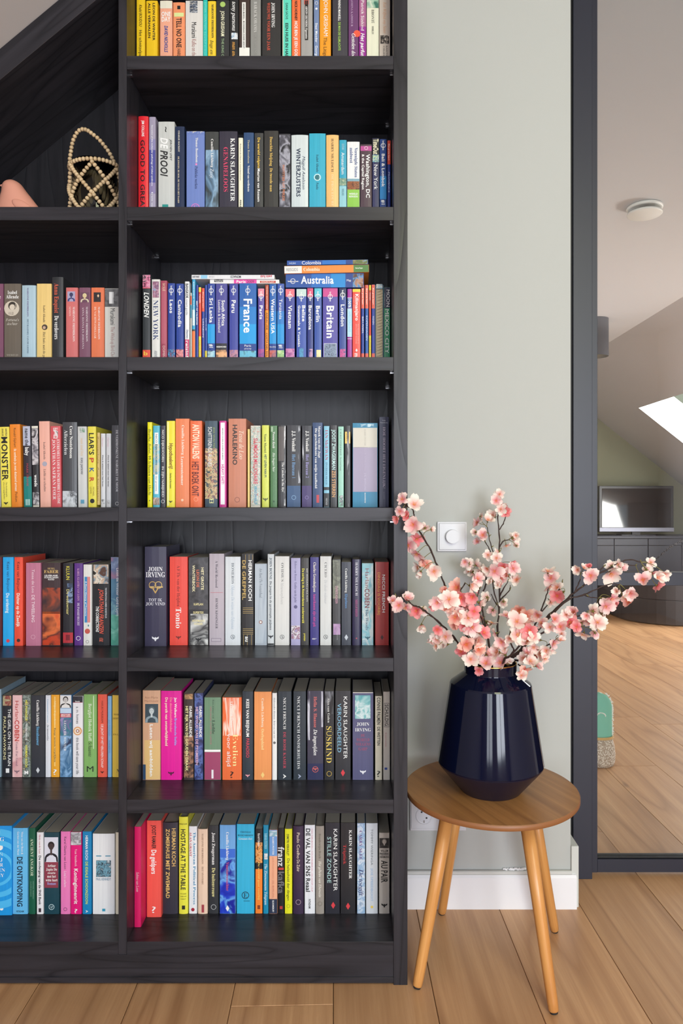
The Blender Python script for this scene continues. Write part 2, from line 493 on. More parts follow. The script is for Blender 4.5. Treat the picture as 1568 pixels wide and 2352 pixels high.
# reveal of the roof window, straight up and out
rv = bmesh.new()
up = Vector((mS, 0, 1)).normalized() * .34
def quad(bm, a, b, t):
    p = [Vector(a), Vector(b), Vector(b) + up, Vector(a) + up]
    o = Vector(t)
    vv = [bm.verts.new(x) for x in p] + [bm.verts.new(x + o) for x in p]
    for q in ((0, 1, 2, 3), (7, 6, 5, 4), (0, 4, 5, 1), (1, 5, 6, 2), (2, 6, 7, 3), (3, 7, 4, 0)):
        bm.faces.new([vv[i] for i in q])
quad(rv, (sx0, sy1 - e_, zf(sx0)), (sx1, sy1 - e_, zf(sx1)), (0, .02, 0))
quad(rv, (sx0, sy0 + e_, zf(sx0)), (sx1, sy0 + e_, zf(sx1)), (0, -.02, 0))
quad(rv, (sx0 + e_, sy0, zf(sx0)), (sx0 + e_, sy1, zf(sx0)), (-.02, 0, .02))
quad(rv, (sx1 - e_, sy0, zf(sx1)), (sx1 - e_, sy1, zf(sx1)), (.02, 0, -.02))
bmesh.ops.recalc_face_normals(rv, faces=rv.faces)
struct(obj('window_3', rv, wall_paint('white_reveal', 'F2F2F0')))
# ============================================================ BOOKCASE
FY, BY = 1.65, 1.945
bc = thing('bookcase', 'tall black-brown oak bookcase with a sloping left end, full of books', 'bookcase', (-.2, FY, 0))
M_back_shaded = dark_wood('z', .55)  # same wood made darker: shade of the bay put into the colour
def part(name, bm, mat, **k):
    o = obj(name, bm, mat)
    o.parent = bc; o.matrix_parent_inverse = Matrix.Translation((.2, -FY, 0))
    return o
XD0, XD1, XR0, XR1 = -.540, -.521, .0915, .1235
SH = [2.134, 1.787, 1.442, 1.096, .751, .425, .099]
TH = .031
part('side_panel', box(XR0, XR1, FY - .001, BY + .02, -.0005, 2.40, .0008), M_dw['z'])
part('divider', box(XD0, XD1, FY - .0005, BY, .070, 2.385, .0006), M_dw['z'])
part('back_panel', box(XD1, XR0, BY, BY + .012, .02, 2.39), M_back_shaded)
# left bay back: cut by the slope
def poly_prism(pts, y0, y1):
    n = len(pts); v = [(x, y0, z) for x, z in pts] + [(x, y1, z) for x, z in pts]
    f = [tuple(range(n)), tuple(range(2 * n - 1, n - 1, -1))] + [(i, i + n, (i + 1) % n + n, (i + 1) % n) for i in range(n)]
    bm = bmesh.new(); vv = [bm.verts.new(p) for p in v]
    for q in f: bm.faces.new([vv[i] for i in q])
    bmesh.ops.recalc_face_normals(bm, faces=bm.faces)
    return bm
zl = lambda X: 2.0785 + (X + .812) * SL
part('back_panel', poly_prism([(-1.30, .02), (XD0, .02), (XD0, zl(XD0)), (-1.30, zl(-1.3))], BY, BY + .012), M_back_shaded)
m45 = M_dw['x']
# sloping top: a board lying along the roof (own local axes so that the grain follows it)
ln = (XD0 + 1.32) / math.cos(math.atan(SL)); th = .0735 * math.cos(math.atan(SL))
so = obj('sloping_panel', box(0, ln, 0, BY - FY + .001, 0, th - .0015, .0008), M_dw['x'], bc)
so.matrix_parent_inverse = Matrix.Translation((.2, -FY, 0))
so.location = (-1.32, FY - .0006, zl(-1.32)); so.rotation_euler = (0, -math.atan(SL), 0)
for i, z in enumerate(SH):
    part('shelf', box(XD1, XR0, FY, BY, z - TH, z, .0006), M_dw['x'])
    if i > 0: part('shelf', box(-1.28, XD0, FY, BY, z - TH, z, .0006), M_dw['x'])
part('top_board', box(XD1, XR0, FY, BY, 2.36, 2.385), M_dw['x'])
part('side_panel', box(-1.30, -1.28, FY, BY, .0, 1.66), M_dw['z'])
part('plinth', box(-1.28, XR0, FY + .002, FY + .02, .004, .0685, .0005), M_dw['x'])
part('plinth_strip', box(-1.28, XR0, FY - .0005, FY + .0018, .004, .017, .0006), M_dw['x'])
# metal shelf pins under the shelves
M_pin = plain('D8D8DC', .25, 1.0, name='steel')
pin = None
for z in SH[:6]:
    for (x, s) in ((XD1, 1), (XR0, -1)):
        for y in (FY + .022, BY - .045):
            if pin is None:
                bm = box(0, .007, -.004, .004, -.003, 0)
                pin = part('shelf_pin', bm, M_pin)
                q = pin
            else:
                q = pin.copy(); COL.objects.link(q)
            q.location = (x if s > 0 else x - .007, y, z - TH - .0008)
# ============================================================ LETTERING
_cv = bpy.data.curves.new('glyphs', 'FONT'); _cv.resolution_u = 2
_to = bpy.data.objects.new('glyphs', _cv)
# s sans, b bold sans, d / D slanted, r / R bold and light serif, i / I / c italic serif
BASES = {'r': (0x1D400, 0x1D41A), 'R': (0x1D400, 0x1D41A), 'i': (0x1D434, 0x1D44E), 'I': (0x1D434, 0x1D44E), 'c': (0x1D434, 0x1D44E)}
DIG = {}
_OFF = {'R': -.010, 'b': .022, 'D': .022, 'I': .012}
_G = {}
def _mx(s):
    _cv.body = s
    m = bpy.data.meshes.new_from_object(_to)
    r = max((v.co.x for v in m.vertices), default=0)
    bpy.data.meshes.remove(m)
    return r
_bar = None
def glyph(ch, st):
    global _bar
    k = (ch, st)
    if k in _G: return _G[k]
    s = ch; up, lo = BASES.get(st, (65, 97))
    if 'A' <= ch <= 'Z': s = chr(up + ord(ch) - 65)
    elif 'a' <= ch <= 'z':
        s = chr(lo + ord(ch) - 97)
        if lo == 0x1D44E and ch == 'h': s = '\u210E'
    elif ch.isdigit() and st in DIG: s = chr(DIG[st] + int(ch))
    _cv.offset = 0.0; _cv.shear = 0.0
    if _bar is None: _bar = _mx('||')
    adv = _mx('|' + s + '|') - _bar + (.03 if st in 'bD' else 0)
    _cv.offset = _OFF.get(st, 0.0)
    _cv.shear = .25 if st in 'dD' else 0.0
    if not ('A' <= ch <= 'Z' or 'a' <= ch <= 'z') and st in 'r': _cv.offset = .012
    _cv.body = s
    m = bpy.data.meshes.new_from_object(_to)
    g = ([(v.co.x, v.co.y) for v in m.vertices], [tuple(p.vertices) for p in m.polygons], adv)
    bpy.data.meshes.remove(m)
    _G[k] = g
    return g
def text2d(t, st, track=0.0):
    V, Fc = [], []; x = 0.0
    for ch in t:
        if ch == ' ': x += .26; continue
        v, f, adv = glyph(ch, st)
        b = len(V)
        V += [(a + x, c) for a, c in v]; Fc += [tuple(i + b for i in q) for q in f]
        x += adv + track
    if not V: return [], [], 0, 1
    return V, Fc, min(a for a, c in V), max(a for a, c in V)

# element constructors used in the tables below
def T(t, st, col, y0, y1, u=.5, h=.42): return ('T', t, st, col, y0, y1, u, h)      # lettering down the spine
def H(t, st, col, y, hp, wp, u=.5): return ('H', t, st, col, y, hp, wp, u)          # lettering across the spine
def B(col, y0, y1, u0=0, u1=1): return ('B', col, y0, y1, u0, u1)
def P(cols, y0, y1, u0=0, u1=1, sc=60, st=1): return ('P', cols.split(), y0, y1, u0, u1, sc, st)
def FA(bg, skin, hair, cloth, y0, y1, u0=.1, u1=.9): return ('F', bg, skin, hair, cloth, y0, y1, u0, u1)
def O(col, y, r, u=.5): return ('O', col, y, r, u)
def D(col, y, r, u=.5): return ('D', col, y, r, u)
def X(col, y, r, u=.5): return ('X', col, y, r, u)
def BEE(col, y, r, u=.5): return ('V', col, y, r, u)
def G(y, r=5.5, col='F4F6FA'): return ('GL', col, y, r)

def spine_y(x, w, bulge):
    t = 2 * x / w
    return -bulge * (1 - t * t) if abs(t) < 1 else 0.0

def make_book(x0, x1, ytop, hexcol, label, els, zs_, Ys, group, name='book', bulge=None, depth=None, hard=False, lean=0.0, ybot=None, pages='B4AC9C'):
    gap = .35
    X0 = (x0 + gap - VX) * Ys / F; X1 = (x1 - gap - VX) * Ys / F
    w = X1 - X0; cx = (X0 + X1) / 2
    zt = CH - (ytop - VY) * Ys / F
    z0 = zs_
    if ybot is not None: z0 = CH - (ybot - VY) * Ys / F
    h = zt - z0
    d = depth or R_.uniform(.122, .142)
    d = min(d, BY - .004 - Ys)
    root = thing(name, label, 'book', (cx, Ys, z0 + .0003 + abs(math.sin(lean)) * w / 2), group)
    if lean: root.rotation_euler = (0, lean, 0)
    if bulge is None: bulge = .0006
    t = .0018 if hard else .0007
    t = min(t, w * .2)
    r = min(.0012, w * .12)
    # outer outline, from the back left round the spine to the back right
    n = 6 if bulge > .001 else 3
    outer = [(-w / 2, d), (-w / 2, r)]
    for i in range(n + 1):
        xx = -w / 2 + r * .5 + (w - r) * i / n
        outer.append((xx, spine_y(xx, w, bulge) + (r * .15 if i in (0, n) else 0)))
    outer += [(w / 2, r), (w / 2, d)]
    inner = []
    for (xx, yy) in outer:
        ix = max(-w / 2 + t, min(w / 2 - t, xx)); iy = yy if yy == d else max(yy + t, t * .6)
        inner.append((ix, iy))
    k = len(outer)
    v = [(a, b, 0) for a, b in outer] + [(a, b, h) for a, b in outer] + [(a, b, 0) for a, b in inner] + [(a, b, h) for a, b in inner]
    f = []
    for i in range(k - 1):
        f += [(i, i + 1, k + i + 1, k + i), (2 * k + i + 1, 2 * k + i, 3 * k + i, 3 * k + i + 1),
              (k + i, k + i + 1, 3 * k + i + 1, 3 * k + i), (i + 1, i, 2 * k + i, 2 * k + i + 1)]
    f += [(0, k, 3 * k, 2 * k), (k - 1, 3 * k - 1, 4 * k - 1, 2 * k - 1)]
    obj('cover', (v, f), card(hexcol, .30 if hard else .40), root)
    ov = .0028 if hard else .0004
    obj('page_block', box(-w / 2 + t + .0001, w / 2 - t - .0001, t + .0006 + (.002 if hard else 0), d - ov - .0004, ov if hard else 0.0002, h - ov), plain(pages, .9), root)
    # things printed on the spine
    zz = lambda y: (CH - (y - VY) * Ys / F) - z0
    s = Ys / F
    def flat(name_, V2, F2, col, lift, mat=None):
        V3 = []
        for a, c in V2:
            V3.append((a, spine_y(a, w, bulge) - .00025 - lift, c))
        o_ = obj(name_, (V3, F2), mat or plain(col, .45, gain=BOOKGAIN), root)
        return o_
    def grid(xa, xb, za, zb):
        m_ = 4 if bulge > .001 else 2
        V2 = []; F2 = []
        for i in range(m_ + 1):
            xx = xa + (xb - xa) * i / m_
            V2 += [(xx, za), (xx, zb)]
        for i in range(m_): F2.append((2 * i, 2 * i + 2, 2 * i + 3, 2 * i + 1))
        return V2, F2
    def disc(cx_, cz, ra, rb_, nn=18, a0=0):
        return [(cx_ + ra * math.cos(2 * math.pi * i / nn + a0), cz + rb_ * math.sin(2 * math.pi * i / nn + a0)) for i in range(nn)], [tuple(range(nn))]
    inset = .0006
    for e in els:
        kd = e[0]
        if kd == 'T':
            _, t_, st, col, ya, yb, u, hf = e
            V2, F2, a, b = text2d(t_, st)
            if not V2: continue
            if zz(yb) < .001: yb = VY + (CH - z0 - .001) / s
            L_ = (yb - ya) * s; sx = L_ / (b - a); sy = hf * w / .70
            cxx = (u - .5) * w
            W2 = [(cxx + (q - .34) * sy, zz(ya) - (p - a) * sx) for p, q in V2]
            flat('lettering', W2, [tuple(reversed(q)) for q in F2][::1], col, .0004)
        elif kd == 'H':
            _, t_, st, col, y, hp, wp, u = e
            V2, F2, a, b = text2d(t_, st)
            sx = wp * s / (b - a); sy = hp * s / .70; cxx = (u - .5) * w
            W2 = [(cxx + (p - (a + b) / 2) * sx, zz(y) + (q - .35) * sy) for p, q in V2]
            flat('lettering', W2, F2, col, .0004)
        elif kd == 'B':
            _, col, ya, yb, u0, u1 = e
            V2, F2 = grid((max(u0, .02) - .5) * w, (min(u1, .98) - .5) * w, max(zz(yb), .0006), min(zz(ya), h - .0004))
            flat('band', V2, F2, col, .0001)
        elif kd == 'P':
            _, cols, ya, yb, u0, u1, sc, stt = e
            V2, F2 = grid((max(u0, .02) - .5) * w, (min(u1, .98) - .5) * w, max(zz(yb), .0006), min(zz(ya), h - .0004))
            flat('picture', V2, F2, None, .0002, picture_mat(cols, sc, round(R_.uniform(0, 9), 1), stt))
        elif kd == 'F':
            _, bgc, skin, hair, cloth, ya, yb, u0, u1 = e
            xa, xb, za, zb = (u0 - .5) * w, (u1 - .5) * w, max(zz(yb), .0006), zz(ya)
            V2, F2 = grid(xa, xb, za, zb); flat('picture', V2, F2, bgc, .0002)
            W_, H_ = xb - xa, zb - za; mx_ = (xa + xb) / 2
            # shoulders, hair, face
            sh = [(mx_ + W_ * .49 * math.cos(math.pi * i / 10), za + .0004 + H_ * .36 * math.sin(math.pi * i / 10) ** .6) for i in range(11)]
            flat('picture', sh, [tuple(range(11))], cloth, .0003)
            flat('picture', [(mx_ - W_ * .07, za + H_ * .28), (mx_ + W_ * .07, za + H_ * .28), (mx_ + W_ * .07, za + H_ * .5), (mx_ - W_ * .07, za + H_ * .5)], [(0, 1, 2, 3)], skin, .00033)
            hr = min(W_ * .24, H_ * .24)
            V2, F2 = disc(mx_, za + H_ * .68, hr, hr * 1.12); flat('picture', V2, F2, hair, .00036)
            V2, F2 = disc(mx_, za + H_ * .62, hr * .74, hr * .98); flat('picture', V2, F2, skin, .0004)
            flat('picture', [(mx_ + q * hr, za + H_ * .64 + v_ * hr) for q, v_ in ((-.42, 0), (-.16, 0), (-.16, .12), (-.42, .12), (.16, 0), (.42, 0), (.42, .12), (.16, .12), (-.2, -.52), (.2, -.52), (.2, -.44), (-.2, -.44))], [(0, 1, 2, 3), (4, 5, 6, 7), (8, 9, 10, 11)], hair, .00045)
        elif kd in 'ODXV' or kd == 'GL':
            if kd == 'GL': col, y, r_ = e[1:]; u = .5
            else: _, col, y, r_, u = e
            cxx = (u - .5) * w; cz = zz(y); rr = r_ * s
            if kd in ('O', 'GL'):
                rr_ = min(rr, w * .40) if kd == 'GL' else rr
                V2 = []; F2 = []; nn = 20 if r_ < 20 else 64
                for i in range(nn):
                    a = 2 * math.pi * i / nn
                    cl = lambda q: max(-w / 2 + .0006, min(w / 2 - .0006, q))
                    V2 += [(cl(cxx + rr_ * math.cos(a)), cz + rr_ * math.sin(a)), (cl(cxx + rr_ * .82 * math.cos(a)), cz + rr_ * .82 * math.sin(a))]
                for i in range(nn):
                    j = (i + 1) % nn; F2.append((2 * i, 2 * j, 2 * j + 1, 2 * i + 1))
                flat('emblem', V2, F2, col, .0004)
                if kd == 'GL':
                    V2, F2, a, b = text2d('lonely planet', 'b')
                    L_ = 22 * s; sx = L_ / (b - a); sy = .0042 / .7
                    flat('lettering', [(cxx + (q - .28) * sy, cz + L_ / 2 - (p - a) * sx) for p, q in V2], [tuple(reversed(q)) for q in F2], col, .0005)
            elif kd == 'D':
                V2, F2 = disc(cxx, cz, rr, rr); flat('emblem', V2, F2, col, .0003)
            elif kd == 'X':
                V2, F2 = disc(cxx, cz, rr * .6, rr, 4, math.pi / 2); flat('emblem', V2, F2, col, .0004)
            else:
                V2, F2 = disc(cxx, cz, rr * .28, rr * .62, 10)
                for sg in (-1, 1):
                    b_ = len(V2)
                    V2 += [(cxx, cz + rr * .2), (cxx + sg * rr, cz + rr * .75), (cxx + sg * rr * .9, cz + rr * .15), (cxx + sg * rr * .3, cz - rr * .1)]
                    F2.append((b_, b_ + 1, b_ + 2, b_ + 3))
                flat('emblem', V2, F2, col, .0004)
    return root

def shelf_row(rows, zs_, Ys, place, group, name='book', **kw):
    for r in rows:
        x0, x1, y, col, desc, els = r[:6]
        k = dict(kw)
        if len(r) > 6: k.update(r[6])
        Y_ = k.pop('Y', Ys)
        make_book(x0, x1, y, col, desc + ' ' + place, els, zs_, Y_, group, k.pop('name', name), **k)
RB = dict(bulge=.0022, hard=True)      # rounded hardback
HB = dict(hard=True)
# ============================================================ BOOKS OF THE RIGHT BAY, shelf by shelf
K = '18171A'; Wt = 'F4F3F1'
S1, S2 = "on the right bay's top shelf", "on the right bay's second shelf"
shelf_row([
 (313, 333, -3, 'FDC71B', 'leftmost yellow book with thin black lettering', [T('Khalid BOUDOU', 'd', K, 12, 62, .5, .34), T('Het schnitzelparadijs', 's', K, 70, 150, .5, .36)]),
 (335.5, 362, 2, 'FDC312', 'wide yellow book with two lines of bold black capitals', [T('LEON DE WINTER', 'b', K, 8, 94, .68, .2), T('ALLE VERHALEN', 'b', K, 8, 88, .28, .2)]),
 (367, 396, 2, 'F7A98C', 'peach paperback with a cream top and blue lettering', [B('E4DFCC', 1, 20), H('ONE', 'b', Wt, 33, 10, 21), H('DAY', 'b', Wt, 45, 11, 20), T('DAVID NICHOLLS', 'D', '27489A', 60, 121, .5, .28)]),
 (397, 425, 6, 'F99466', 'orange paperback with ragged black capitals and green sticker', [B(K, 14, 22, .36, .62), B('D9E39A', 30, 39, .1, .9), T('TELL NO ONE', 'b', '2A1C1C', 42, 110, .5, .42), T('HARLAN COBEN', 's', '2A1C1C', 113, 170, .5, .3)]),
 (425.5, 466, 2, 'DCD8D3', 'wide pale grey paperback with a fish tail on top', [P('C9CCD2 5A6478 2B3444 DCD8D3', 3, 30, .25, .7, 90, 3), T('Murakami', 's', K, 52, 88, .5, .28), T('Kafka on the Shore', 's', 'B98C86', 91, 152, .5, .26)]),
 (466, 476.5, 0, '25C3B5', 'narrow turquoise book with faint pale lettering', [T('ESTHER GERRITSEN  Superduif en broer', 's', '8BE3DA', 6, 130, .5, .4)]),
 (477, 496, 3, 'FBCB2C', 'yellow book with serif capitals beside the narrow turquoise one', [T('MARIANNE FREDRIKSON', 'r', '2A2A2A', 11, 88, .6, .27), T('Inge en Mira', 'i', '2A2A2A', 93, 150, .5, .4)]),
 (496, 527, 1, '2B2B2D', 'black paperback with a lime green disc on top', [D('A9C76A', 11, 6.2), T('JOHN GRISHAM', 'b', 'E9E7C8', 26, 84, .5, .26), T('THE KING OF TORTS', 's', 'A9C79A', 89, 160, .5, .18)]),
 (527, 548, 0, '1F1F21', 'narrow black book with white italics and gold words', [T('tony parsons', 'I', Wt, 5, 72, .5, .42), P('4D8CB0 F0F2F5 1F1F21', 76, 91, .2, .9), T('man and boy', 'I', 'D9A04D', 97, 150, .5, .4)]),
 (548.5, 574, -2, '3F2E29', 'brown book with a white strip and cream foot', [B('EFECE4', 110, 190), B('F1EFEA', 6, 113, .28, .62), T('HENNING MANKELL - MOORDENAAR ZONDER GEZICHT', 'b', '3A2A26', 9, 112, .45, .14)]),
 (574.5, 599, -3, '8D8C88', 'mid grey book with embossed light capitals', [T('BARACK OBAMA', 'R', 'D8D7D3', 5, 75, .5, .3), T('DE HEROVERING', 'R', 'A5A4A0', 80, 124, .5, .24)]),
 (601, 645, -4, '2C2A2A', 'wide black book with white and red serif capitals', [T('JOHN IRVING', 'r', Wt, 7, 64, .6, .17), T('WEDUWE VOOR EEN JAAR', 'r', 'C8553F', 7, 117, .36, .16)]),
 (648, 669, 0, '5FD8BE', 'mint green book with dark sans lettering', [B('E8E3C6', 1, 190, 0, .1), T('DANA SACHS', 's', '2A4A48', 8, 45, .5, .27), T('EEN HUIS IN HANOI', 'b', '1E2F33', 54, 146, .5, .32)]),
 (669.5, 690, -1, 'F4713B', 'orange paperback with black then white narrow capitals', [T('NICK HORNBY', 'b', K, 3, 48, .5, .3), T('HOE BEN JE EEN GOED MENS', 'b', Wt, 50, 160, .5, .34)]),
 (690.5, 718, -2, 'A3A09D', 'light grey book with a black strip and red square', [B('26211F', 2, 93, .34, .62), B('C94B3C', 1, 11, .28, .66), T('ARNON GRUNBERG Figuranten', 'r', Wt, 15, 90, .48, .17)]),
 (720, 733, -2, '7286AD', 'narrow slate blue book with white ring marks', [O(Wt, 8, 3.6), D('DDE4EE', 21, 2.6), T('Stasi Moeder · George Kool', 'b', 'E9EDF5', 54, 150, .5, .42)]),
 (733.5, 760, -3, 'EE9A1B', 'amber orange book with big white sans capitals', [T('JOHN GRISHAM', 's', Wt, 0, 84, .55, .36), T('The Litigators', 's', '6A4413', 87, 150, .5, .3)]),
 (763, 799, -6, '3B3840', 'wide slate book with small white and green capitals', [T('HENNING MANKELL', 'b', Wt, -6, 49, .45, .15), T('DE MAN DIE GLIMLACHTE', 'b', '9CC45A', 52, 117, .45, .15)]),
 (799.5, 823.5, -3, '6A3A6B', 'plum purple book with an orange disc', [D('E5553C', 78, 8, .85), T('YASMINA KADDOUR', 'R', 'C2A5C4', -6, 62, .35, .2), T('Gestolen dochter', 'I', Wt, 78, 150, .5, .34)]),
 (824, 841, -2, '95278F', 'narrow magenta purple book with white sans lettering', [B('A5608A', -2, 62), T('Patrick Süskind', 's', Wt, 2, 71, .5, .42), T('Het parfum', 'D', Wt, 77, 134, .5, .5)]),
 (841.5, 870, -2, 'E6E4CC', 'cream paperback with a green landscape on top', [P('3F7565 9CC0A8 D9DECB', -2, 19), T('BRONTË', 'R', '4A4A42', 23, 54, .5, .22), T('SHIRLEY', 'R', '55554C', 61, 80, .5, .16)]),
 (870.5, 896, -2, 'CDBFB2', 'rosy beige book with a small black figure drawing', [T('Eat Wilfred my Sister', 'c', 'D9A47E', 6, 78, .5, .28), P('CDBFB2 3B3330 1E1A1A CDBFB2', 82, 101, .1, .9, 120), T('BARTIMA', 's', '5A5450', 106, 140, .68, .14), T('CELESTE', 's', '5A5450', 106, 140, .42, .14)]),
], SH[0], 1.718, S1, "books on the right bay's top shelf")

shelf_row([
 (317, 341, 268, 'E42330', 'tall red rounded book with spaced black capitals', [T('JIM COLLINS', 'b', Wt, 278, 315, .5, .24), T('GOOD TO GREAT', 'b', '1C1416', 323, 487, .46, .42)], RB),
 (342, 357.5, 269, 'A69DB5', 'tall slim lavender book fading to blue', [B('8C85B4', 320, 345), B('4A4B9A', 345, 420), B('8C80AE', 420, 445), T('Secretion of the molecular pathology of Usher syndrome', 'b', 'ECEAF4', 288, 428, .5, .24), T('Erwin van Wijk', 'b', 'ECEAF4', 442, 500, .5, .24)]),
 (363, 401, 280, 'C9CBC9', 'wide silver book with condensed black italic title', [T('JEROEN SMIT', 'd', '2A2A2C', 320, 370, .78, .13), T('DE', 'D', 'F7F8F8', 317, 343, .36, .44), T('PROOI', 'D', '1F1F22', 346, 406, .36, .44), T('~', 'b', K, 292, 304, .5, .3), B('1E8F88', 470, 505, .25, .62)]),
 (401.5, 424, 291, '1D2D4E', 'navy hardback with tiny white capitals', [T('CHARLIE MACKESY', 'r', 'EDE6D6', 301, 350, .42, .16), T('DE JONGEN, DE MOL, DE VOS EN HET PAARD', 'r', 'E4D6B4', 360, 467, .38, .16)], HB),
 (427.5, 470, 302, '6E84C4', 'wide sky blue book with a scuffed top edge', [P('E9DFC6 6E84C4 6E84C4', 302, 308, .05, .95, 220), T('Thomas Rosenboom', 'r', Wt, 317, 374, .58, .13), D('E58ABF', 378, 2.4, .55), T('Publieke werken', 'R', '2E3A66', 383, 434, .55, .16), O('D77BC4', 478, 10), H('E', 'R', 'D77BC4', 478, 12, 9)]),
 (471, 502.5, 303, '3A3D3D', 'charcoal book fading to a misty blue picture', [P('3A4348 5F7F9C 8FB0CC 49565E', 345, 505, .03, .97, 34, .4), T('Camilla Läckberg', 'r', Wt, 320, 385, .52, .17), T('Zusje', 'i', 'E4EAF0', 388, 410, .5, .26)]),
 (503, 545.5, 302, '2F2B3C', 'wide black-violet book with white and crimson serif capitals', [T('KARIN SLAUGHTER', 'r', Wt, 318, 463, .74, .23), T('GENADELOOS', 'R', 'E0436B', 339, 441, .36, .24)]),
 (547, 558, 317, 'F3EBD3', 'thin cream book with tiny dark lettering', [T('Richard de Haan in moordpatronen', 's', '55524A', 331, 415, .5, .24), T('PERS', 'b', K, 460, 476, .5, .3)]),
 (559, 583, 305, '2A4A76', 'steel blue book with thin gold and white serif lettering', [T('Thomas Rosenboom', 'R', 'D8CFA9', 322, 376, .5, .19), T('Vriend van verdienste', 'r', Wt, 381, 441, .5, .2)]),
 (584, 605, 306, '383838', 'dark grey book with yellow then white sans lettering', [T('De wereld volgens', 'b', 'EBC552', 317, 387, .5, .27), T('Maarten van Rossem', 'b', Wt, 388, 464, .48, .27)]),
 (606, 639.5, 301, '2F2D2B', 'tall brown-black book with golden serif lettering', [T('Doeschka Meijsing', 'r', 'E3BF66', 315, 382, .5, .19), T('De tweede man', 'r', 'E3BF66', 387, 441, .5, .19)]),
 (640, 667.5, 308, '33323A', 'black and white photo paperback with orange words', [P('2A2A30 5C5B66 A9A9B6 26262C', 311, 500, .04, .96, 45, .7), T('NOTITIES UIT PERZIE', 'b', 'C9794F', 380, 462, .4, .18)]),
 (668.5, 708, 311, 'CFD8DA', 'wide rounded pale grey book with navy capitals', [T('Majgull Axelsson', 'd', '3B4A63', 360, 436, .74, .17), T('WINTERZUSTERS', 'b', '1E2C48', 342, 453, .42, .24)], RB),
 (709.5, 748, 307, '2FA9C6', 'wide turquoise book with a small dark globe', [T('Isabel Allende', 'R', '1F5566', 356, 396, .5, .15), D('BFE6EC', 408, 8.2), D('2A6E78', 408, 6), T('Paula', 'R', '1F5566', 420, 436, .5, .15)]),
 (748.5, 778, 311, 'F7BE78', 'rounded apricot book with spaced dark serif capitals', [T('HARRY MULISCH', 'R', '5A4530', 320, 396, .5, .19), T('DE PROCEDURE', 'R', 'FBDDAE', 402, 475, .5, .19)], RB),
 (778.5, 796, 322, '2BA0BE', 'narrow teal guidebook with white city name', [B('93C8D3', 428, 510), T('Amsterdam', 's', Wt, 351, 401, .5, .42), P('E8E2BF 5E8A78 F0E9C8', 410, 427), T('ROUTE INFO', 's', 'BDE0EA', 331, 345, .5, .3), T('WERELDREIS', 's', '4A7C88', 434, 450, .5, .3)]),
 (796.5, 826, 326, 'E9E9EA', 'white guidebook with blue words and lime green foot', [T('Verenigde Staten', 'r', '2B4A87', 340, 408, .72, .24), T('zuidwest', 'r', '2B4A87', 340, 375, .34, .24), B('7FA5B5', 411, 417), P('3A221C A3623E 5A3226', 417, 436, 0, 1, 110), B('8CC449', 436, 510), H('WERELD', 'b', Wt, 446, 4, 20), H('REISGIDS', 'b', Wt, 452, 4, 20)]),
 (827, 854, 332, '4A323F', 'plum guidebook with a pink band', [B('B84C92', 336, 347), O(Wt, 341, 4), T('Washington, DC', 'b', Wt, 355, 455, .66, .32), T('& the Capital Region', 'b', Wt, 355, 436, .24, .2)]),
 (854.5, 871, 318, '2D2E5A', 'navy guidebook with a black head and city name', [B('1A1A22', 319, 355), T('TimeOut', 'b', 'F2EBCB', 320, 355, .5, .75), P('3A86B8 C9DDA8 2F6FA3 F2F2E2', 356, 373, 0, 1, 90), T('New York', 's', Wt, 379, 436, .5, .55)]),
 (871.5, 888, 320, '123E86', 'blue guidebook with bright blue lower half', [B('1581C4', 405, 458), G(335), T('Bali & Lombok', 'b', Wt, 354, 430, .5, .42), T('#1', 'b', Wt, 460, 470, .5, .5)]),
 (889, 897, 323, '17338A', 'slim blue guide with a red head', [B('D9442F', 323, 378), T('Met grote kaart', 'b', 'F5D9CE', 331, 369, .5, .42), T('PROVENCE', 's', 'DDE3F2', 396, 443, .5, .42)]),
], SH[1], 1.735, S2, "books on the right bay's second shelf")

